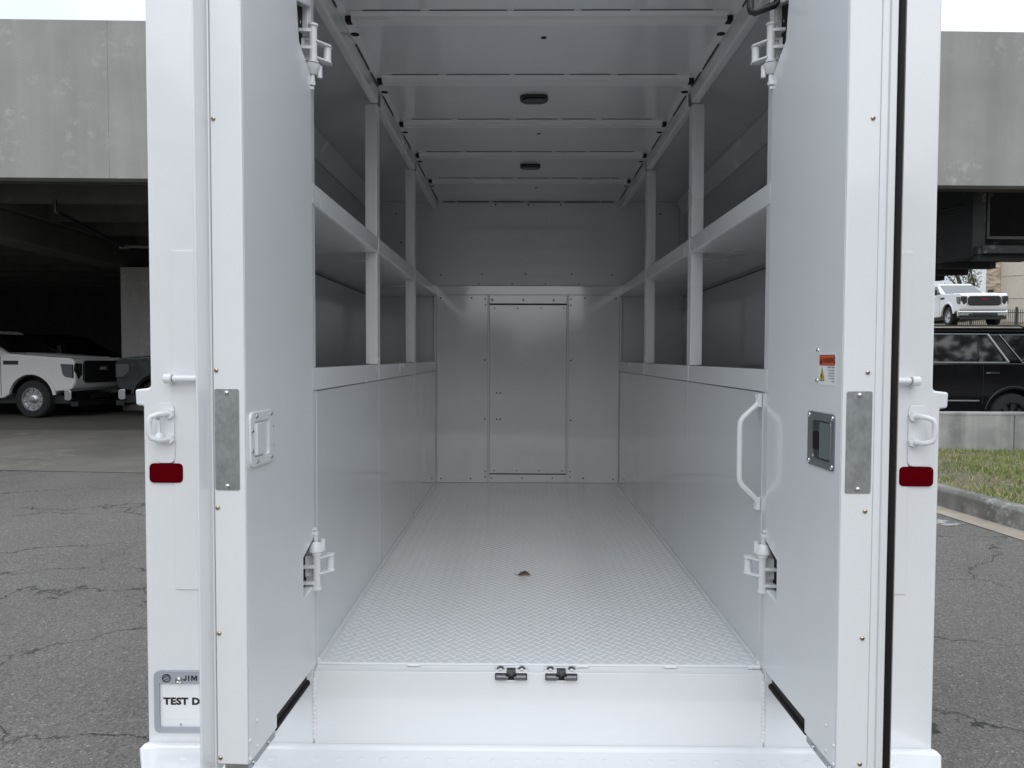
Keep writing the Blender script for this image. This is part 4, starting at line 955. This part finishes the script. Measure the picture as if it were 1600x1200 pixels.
        # cut-out in the panel is covered by the frame dish; paddle inside it
        b = MB(); b.prism([(u0+0.046, I(0.0022)), (u0+0.052, I(0.0095)), (u1-0.024, I(0.0105)), (u1-0.02, I(0.004)), (u1-0.02, I(0.0022))], 'z', z0+0.024, z1-0.024, ws); b.build('paddle', d, bevel=0.004, seg=3)
        for (u_, z_) in ((u0+0.012, z1-0.010), (u1-0.03, z1-0.010), (u0+0.012, z0+0.010), (u1-0.03, z0+0.010), (u0-0.006, z1-0.038), (u0-0.006, z0+0.034), (u1-0.008, z1-0.038), (u1-0.008, z0+0.034)):
            meshobj('rivet', RIVET_D, d, (u_, I(0.0066 if u0 < u_ < u1 else 0.0018), z_), toI)
    else:         # recessed steel latch, warning label
        u0, u1, z0, z1 = 0.261, 0.388, 0.571, 0.686
        b = MB(); o_, i_ = rrect(u0, z0, u1, z1, 0.008), rrect(u0+0.026, z0+0.017, u1-0.012, z1-0.017, 0.007)
        n = len(o_)
        v = [(x_, I(0.0018), z_) for x_, z_ in o_]+[(x_, I(0.0042), z_) for x_, z_ in o_]+[(x_, I(0.0042), z_) for x_, z_ in i_]+[(lerp((u0+u1)/2, x_, 0.985), I(0.0058), z_) for x_, z_ in i_]+[(lerp((u0+u1)/2, x_, 0.95), I(0.0021), lerp((z0+z1)/2, z_, 0.95)) for x_, z_ in i_]
        f = []
        for q in range(n):
            w_ = (q+1) % n
            for r_ in range(4): f.append((q+r_*n, w_+r_*n, w_+(r_+1)*n, q+(r_+1)*n))
        b.add(v[:4*n], [q for i_, q in enumerate(f) if i_ % 4 < 3], M['dark_zinc']); b.add(v, [q for i_, q in enumerate(f) if i_ % 4 == 3]+[tuple(range(4*n, 5*n))], M['dark_steel']); b.build('latch_tray', d)
        b = MB(); b.prism([(u0+0.058, I(0.0022)), (u0+0.060, I(0.0048)), (u1-0.019, I(0.0030)), (u1-0.019, I(0.0022))], 'z', z0+0.02, z1-0.02, M['latch_grey']); b.build('paddle', d, bevel=0.0006)
        b = MB(); b.box((u0+0.026, I(-0.008), 0.606), (u0+0.054, I(0.005), 0.645), M['black_rubber']); b.build('lock_cover', d, bevel=0.003)
        for (u_, z_) in ((u0+0.008, z1-0.008), (u1-0.008, z1-0.008), (u0+0.008, z0+0.008), (u1-0.008, z0+0.008)): meshobj('rivet', RIVET_S, d, (u_, I(0.0043), z_), toI)
        for (u_, z_) in ((0.301, 0.816), (0.299, 0.752)): meshobj('rivet', RIVET_S, d, (u_, I(0.0018), z_), toI)
        l0, l1, m0, m1 = 0.306, 0.386, 0.744, 0.811; y_ = I(0.0022)
        b = MB(); b.prism(rrect(l0, m0, l1, m1, 0.003), 'y', I(0.0017), y_, M['paper'])
        ey = (0, 0, 1); e1 = 0.0004
        def flat(pts, mat, lift): b.add([(p_[0], I(0.0022+lift), p_[1]) for p_ in pts], [tuple(range(len(pts)))], mat)
        flat([(l0+0.004, 0.7845), (l1-0.004, 0.7845), (l1-0.004, 0.8065), (l0+0.004, 0.8065)], M['ink'], e1)
        flat([(l0+0.0046, 0.7858), (l1-0.0046, 0.7858), (l1-0.0046, 0.8052), (l0+0.0046, 0.8052)], M['orange'], 2*e1)
        flat([(l0+0.007, 0.7885), (l0+0.021, 0.7885), (l0+0.014, 0.8025)], M['ink'], 3*e1)
        flat([(l0+0.0135, 0.7905), (l0+0.0145, 0.7905), (l0+0.0150, 0.7975), (l0+0.0130, 0.7975)], M['orange'], 4*e1)
        put_text(b, 'WARNING', (l0+0.0225, I(0.0022+3*e1), 0.7895), ex, ey, 0.0122, M['ink'], 0.010, 0.70)
        flat([(l0+0.004, 0.7525), (l0+0.030, 0.7525), (l0+0.017, 0.782)], M['ink'], e1)
        flat([(l0+0.0058, 0.7537), (l0+0.0282, 0.7537), (l0+0.017, 0.7793)], M['yellow'], 2*e1)
        flat([(l0+0.0135, 0.7555), (l0+0.0115, 0.7595), (l0+0.0135, 0.7625), (l0+0.0150, 0.7665), (l0+0.0165, 0.7715), (l0+0.0185, 0.7665), (l0+0.0215, 0.7625), (l0+0.0225, 0.7590), (l0+0.0205, 0.7555)], M['ink'], 3*e1)
        flat([(l0+0.0155, 0.7562), (l0+0.0148, 0.7588), (l0+0.0172, 0.7625), (l0+0.0196, 0.7588), (l0+0.0187, 0.7562)], M['yellow'], 4*e1)
        put_text(b, 'Flammable or Explosive', (l1-0.004, I(0.0022+e1), 0.7795), ex, ey, 0.0034, M['ink'], 0.02, 0.72, 1, 'R')
        for (tx, z_) in (('Do not store flammable', 0.7735), ('or explosive materials in', 0.7680), ('enclosed compartments.', 0.7625), ('Vapors could ignite', 0.7570), ('or explode.', 0.7510)):
            put_text(b, tx, (l1-0.004, I(0.0022+e1), z_), ex, ey, 0.0029, M['ink'], 0.012, 0.78, 1, 'R')
        b.build('warning_label', d)
    return d
DL = rear_door(-1, 2.9); DR = rear_door(1, 1.35)

# four multi-link hinges
def hinge(s, zc, up):
    """up=+1: bolt hangs below (top hinges); -1: mirrored (bottom hinges)"""
    h = part('door_hinge', T, (s*0.567, PY-0.012, zc))
    h.scale = (1.12, 1.12, 1.04)
    f = lambda z: up*z
    def X(v): return -s*v                         # + is towards the aisle
    b = MB(); b.cyl((0, 0, f(-0.040)), (0, 0, f(0.042)), 0.009, ws, 16)
    for z_ in (0.042, -0.044): b.cyl((0, 0, f(z_)), (0, 0, f(z_+0.005)), 0.0118, ws, 16)
    b.build('barrel', h)
    b = MB(); b.cyl((X(0.024), 0.03, f(-0.030)), (X(0.024), 0.03, f(0.006)), 0.0085, ws, 14)
    b.build('barrel', h)
    b = MB(); b.cyl((X(-0.028), 0.012, f(-0.032)), (X(-0.028), 0.012, f(0.018)), 0.0085, ws, 12); b.build('barrel', h)
    b = MB()
    for z_ in (0.026, -0.014):
        b.prism([(X(-0.048), -0.016), (X(0.0), -0.0085), (X(0.005), 0.0), (X(0.0), 0.0085), (X(-0.048), -0.004)], 'z', f(z_), f(z_+0.0075), ws)
    for z_ in (0.012, -0.034):
        b.prism([(X(-0.036), 0.006), (X(0.006), 0.006), (X(0.006), 0.020), (X(-0.036), 0.022)], 'z', f(z_), f(z_+0.006), ws)
    for z_ in (0.005, -0.034):
        b.prism([(X(-0.004), 0.0), (X(0.010), -0.006), (X(0.034), 0.024), (X(0.033), 0.039), (X(0.016), 0.039)], 'z', f(z_), f(z_+0.0045), ws)
    b.build('link', h, bevel=0.001)
    b = MB(); b.lathe((X(-0.004), 0.008, f(-0.045)), (0, 0, -up), [(0.0, -0.002), (0.018, 0.0), (0.0175, 0.006), (0.012, 0.018), (0.0075, 0.024)], ws, 16)
    b.cyl((X(-0.004), 0.008, f(-0.066)), (X(-0.004), 0.008, f(-0.092)), 0.0055, ws, 12); b.cyl((X(-0.005), 0.007, f(-0.086)), (X(-0.005), 0.007, f(-0.094)), 0.0085, ws, 6); b.cyl((X(-0.005), 0.007, f(-0.098)), (X(-0.005), 0.007, f(-0.104)), 0.005, ws, 10)
    b.cyl((X(0.011), 0.014, f(-0.046)), (X(0.011), 0.014, f(-0.074)), 0.0055, ws, 12); b.build('pivot_bolt', h)
    b = MB(); b.box((X(-0.046), -0.018, f(-0.070)), (X(-0.038), -0.004, f(0.066)), ws); b.build('door_leaf', h, bevel=0.001)
    b = MB(); b.box((X(-0.017), 0.0115, f(-0.095)), (X(-0.009), 0.0118+0.006, f(0.095)), ws); b.build('mounting_plate', h, bevel=0.001)
    for z_ in (0.052, -0.058):
        b = MB(); b.cyl((X(-0.036), 0.0, f(z_)), (X(-0.032), -0.006, f(z_)), 0.0075, ws, 8); b.build('bolt', h)
for s in (-1, 1):
    hinge(s, 1.575, 1); hinge(s, 0.255, -1)
# black door stay above the right door
DS = part('door_stay', T, (0.0, PY, 0.0))
b = MB(); b.tube([(0.513, -0.03, 1.73), (0.5065, -0.04, 1.650), (0.509, -0.04, 1.641), (0.517, -0.04, 1.638), (0.566, -0.04, 1.656), (0.572, -0.04, 1.663), (0.574, -0.035, 1.73)], 0.0088, M['black_metal'], 10); b.build('stay_arm', DS)
b = MB(); b.cyl((0.553, -0.03, 1.688), (0.553, -0.06, 1.686), 0.017, ws, 16); b.build('stay_knob', DS, bevel=0.003)

# a dry leaf on the floor
LF = thing('dry_leaf', 'small curled brown dead leaf on the white tread floor', 'leaf', (-0.032, 0.74, 0.0))
rd = random.Random(2); b = MB()
pts = []; N_ = 9
for i in range(N_+1):
    t_ = i/N_; w_ = 0.016*math.sin(PI*t_)**0.7*(1+0.35*math.sin(t_*25)); 
    for j in range(-2, 3):
        pts.append((lerp(-0.022, 0.024, t_)+0.002*rd.uniform(-1, 1), j*w_*0.5*0.9, 0.0035+0.016*math.sin(PI*t_)*(1-abs(j)/2.4)+abs(j)*0.001+0.002*rd.uniform(-1, 1)))
f = [(i*5+j, i*5+j+1, (i+1)*5+j+1, (i+1)*5+j) for i in range(N_) for j in range(4)]
b.add(pts, f, M['leaf_dry']); lo = b.build('blade', LF); sm = lo.modifiers.new('thick', 'SOLIDIFY'); sm.thickness = 0.0006
b = MB(); b.tube([(-0.022, 0, 0.004), (-0.030, 0.004, 0.003), (-0.036, 0.012, 0.006)], 0.0007, M['leaf_dry'], 6); b.build('stem', LF)
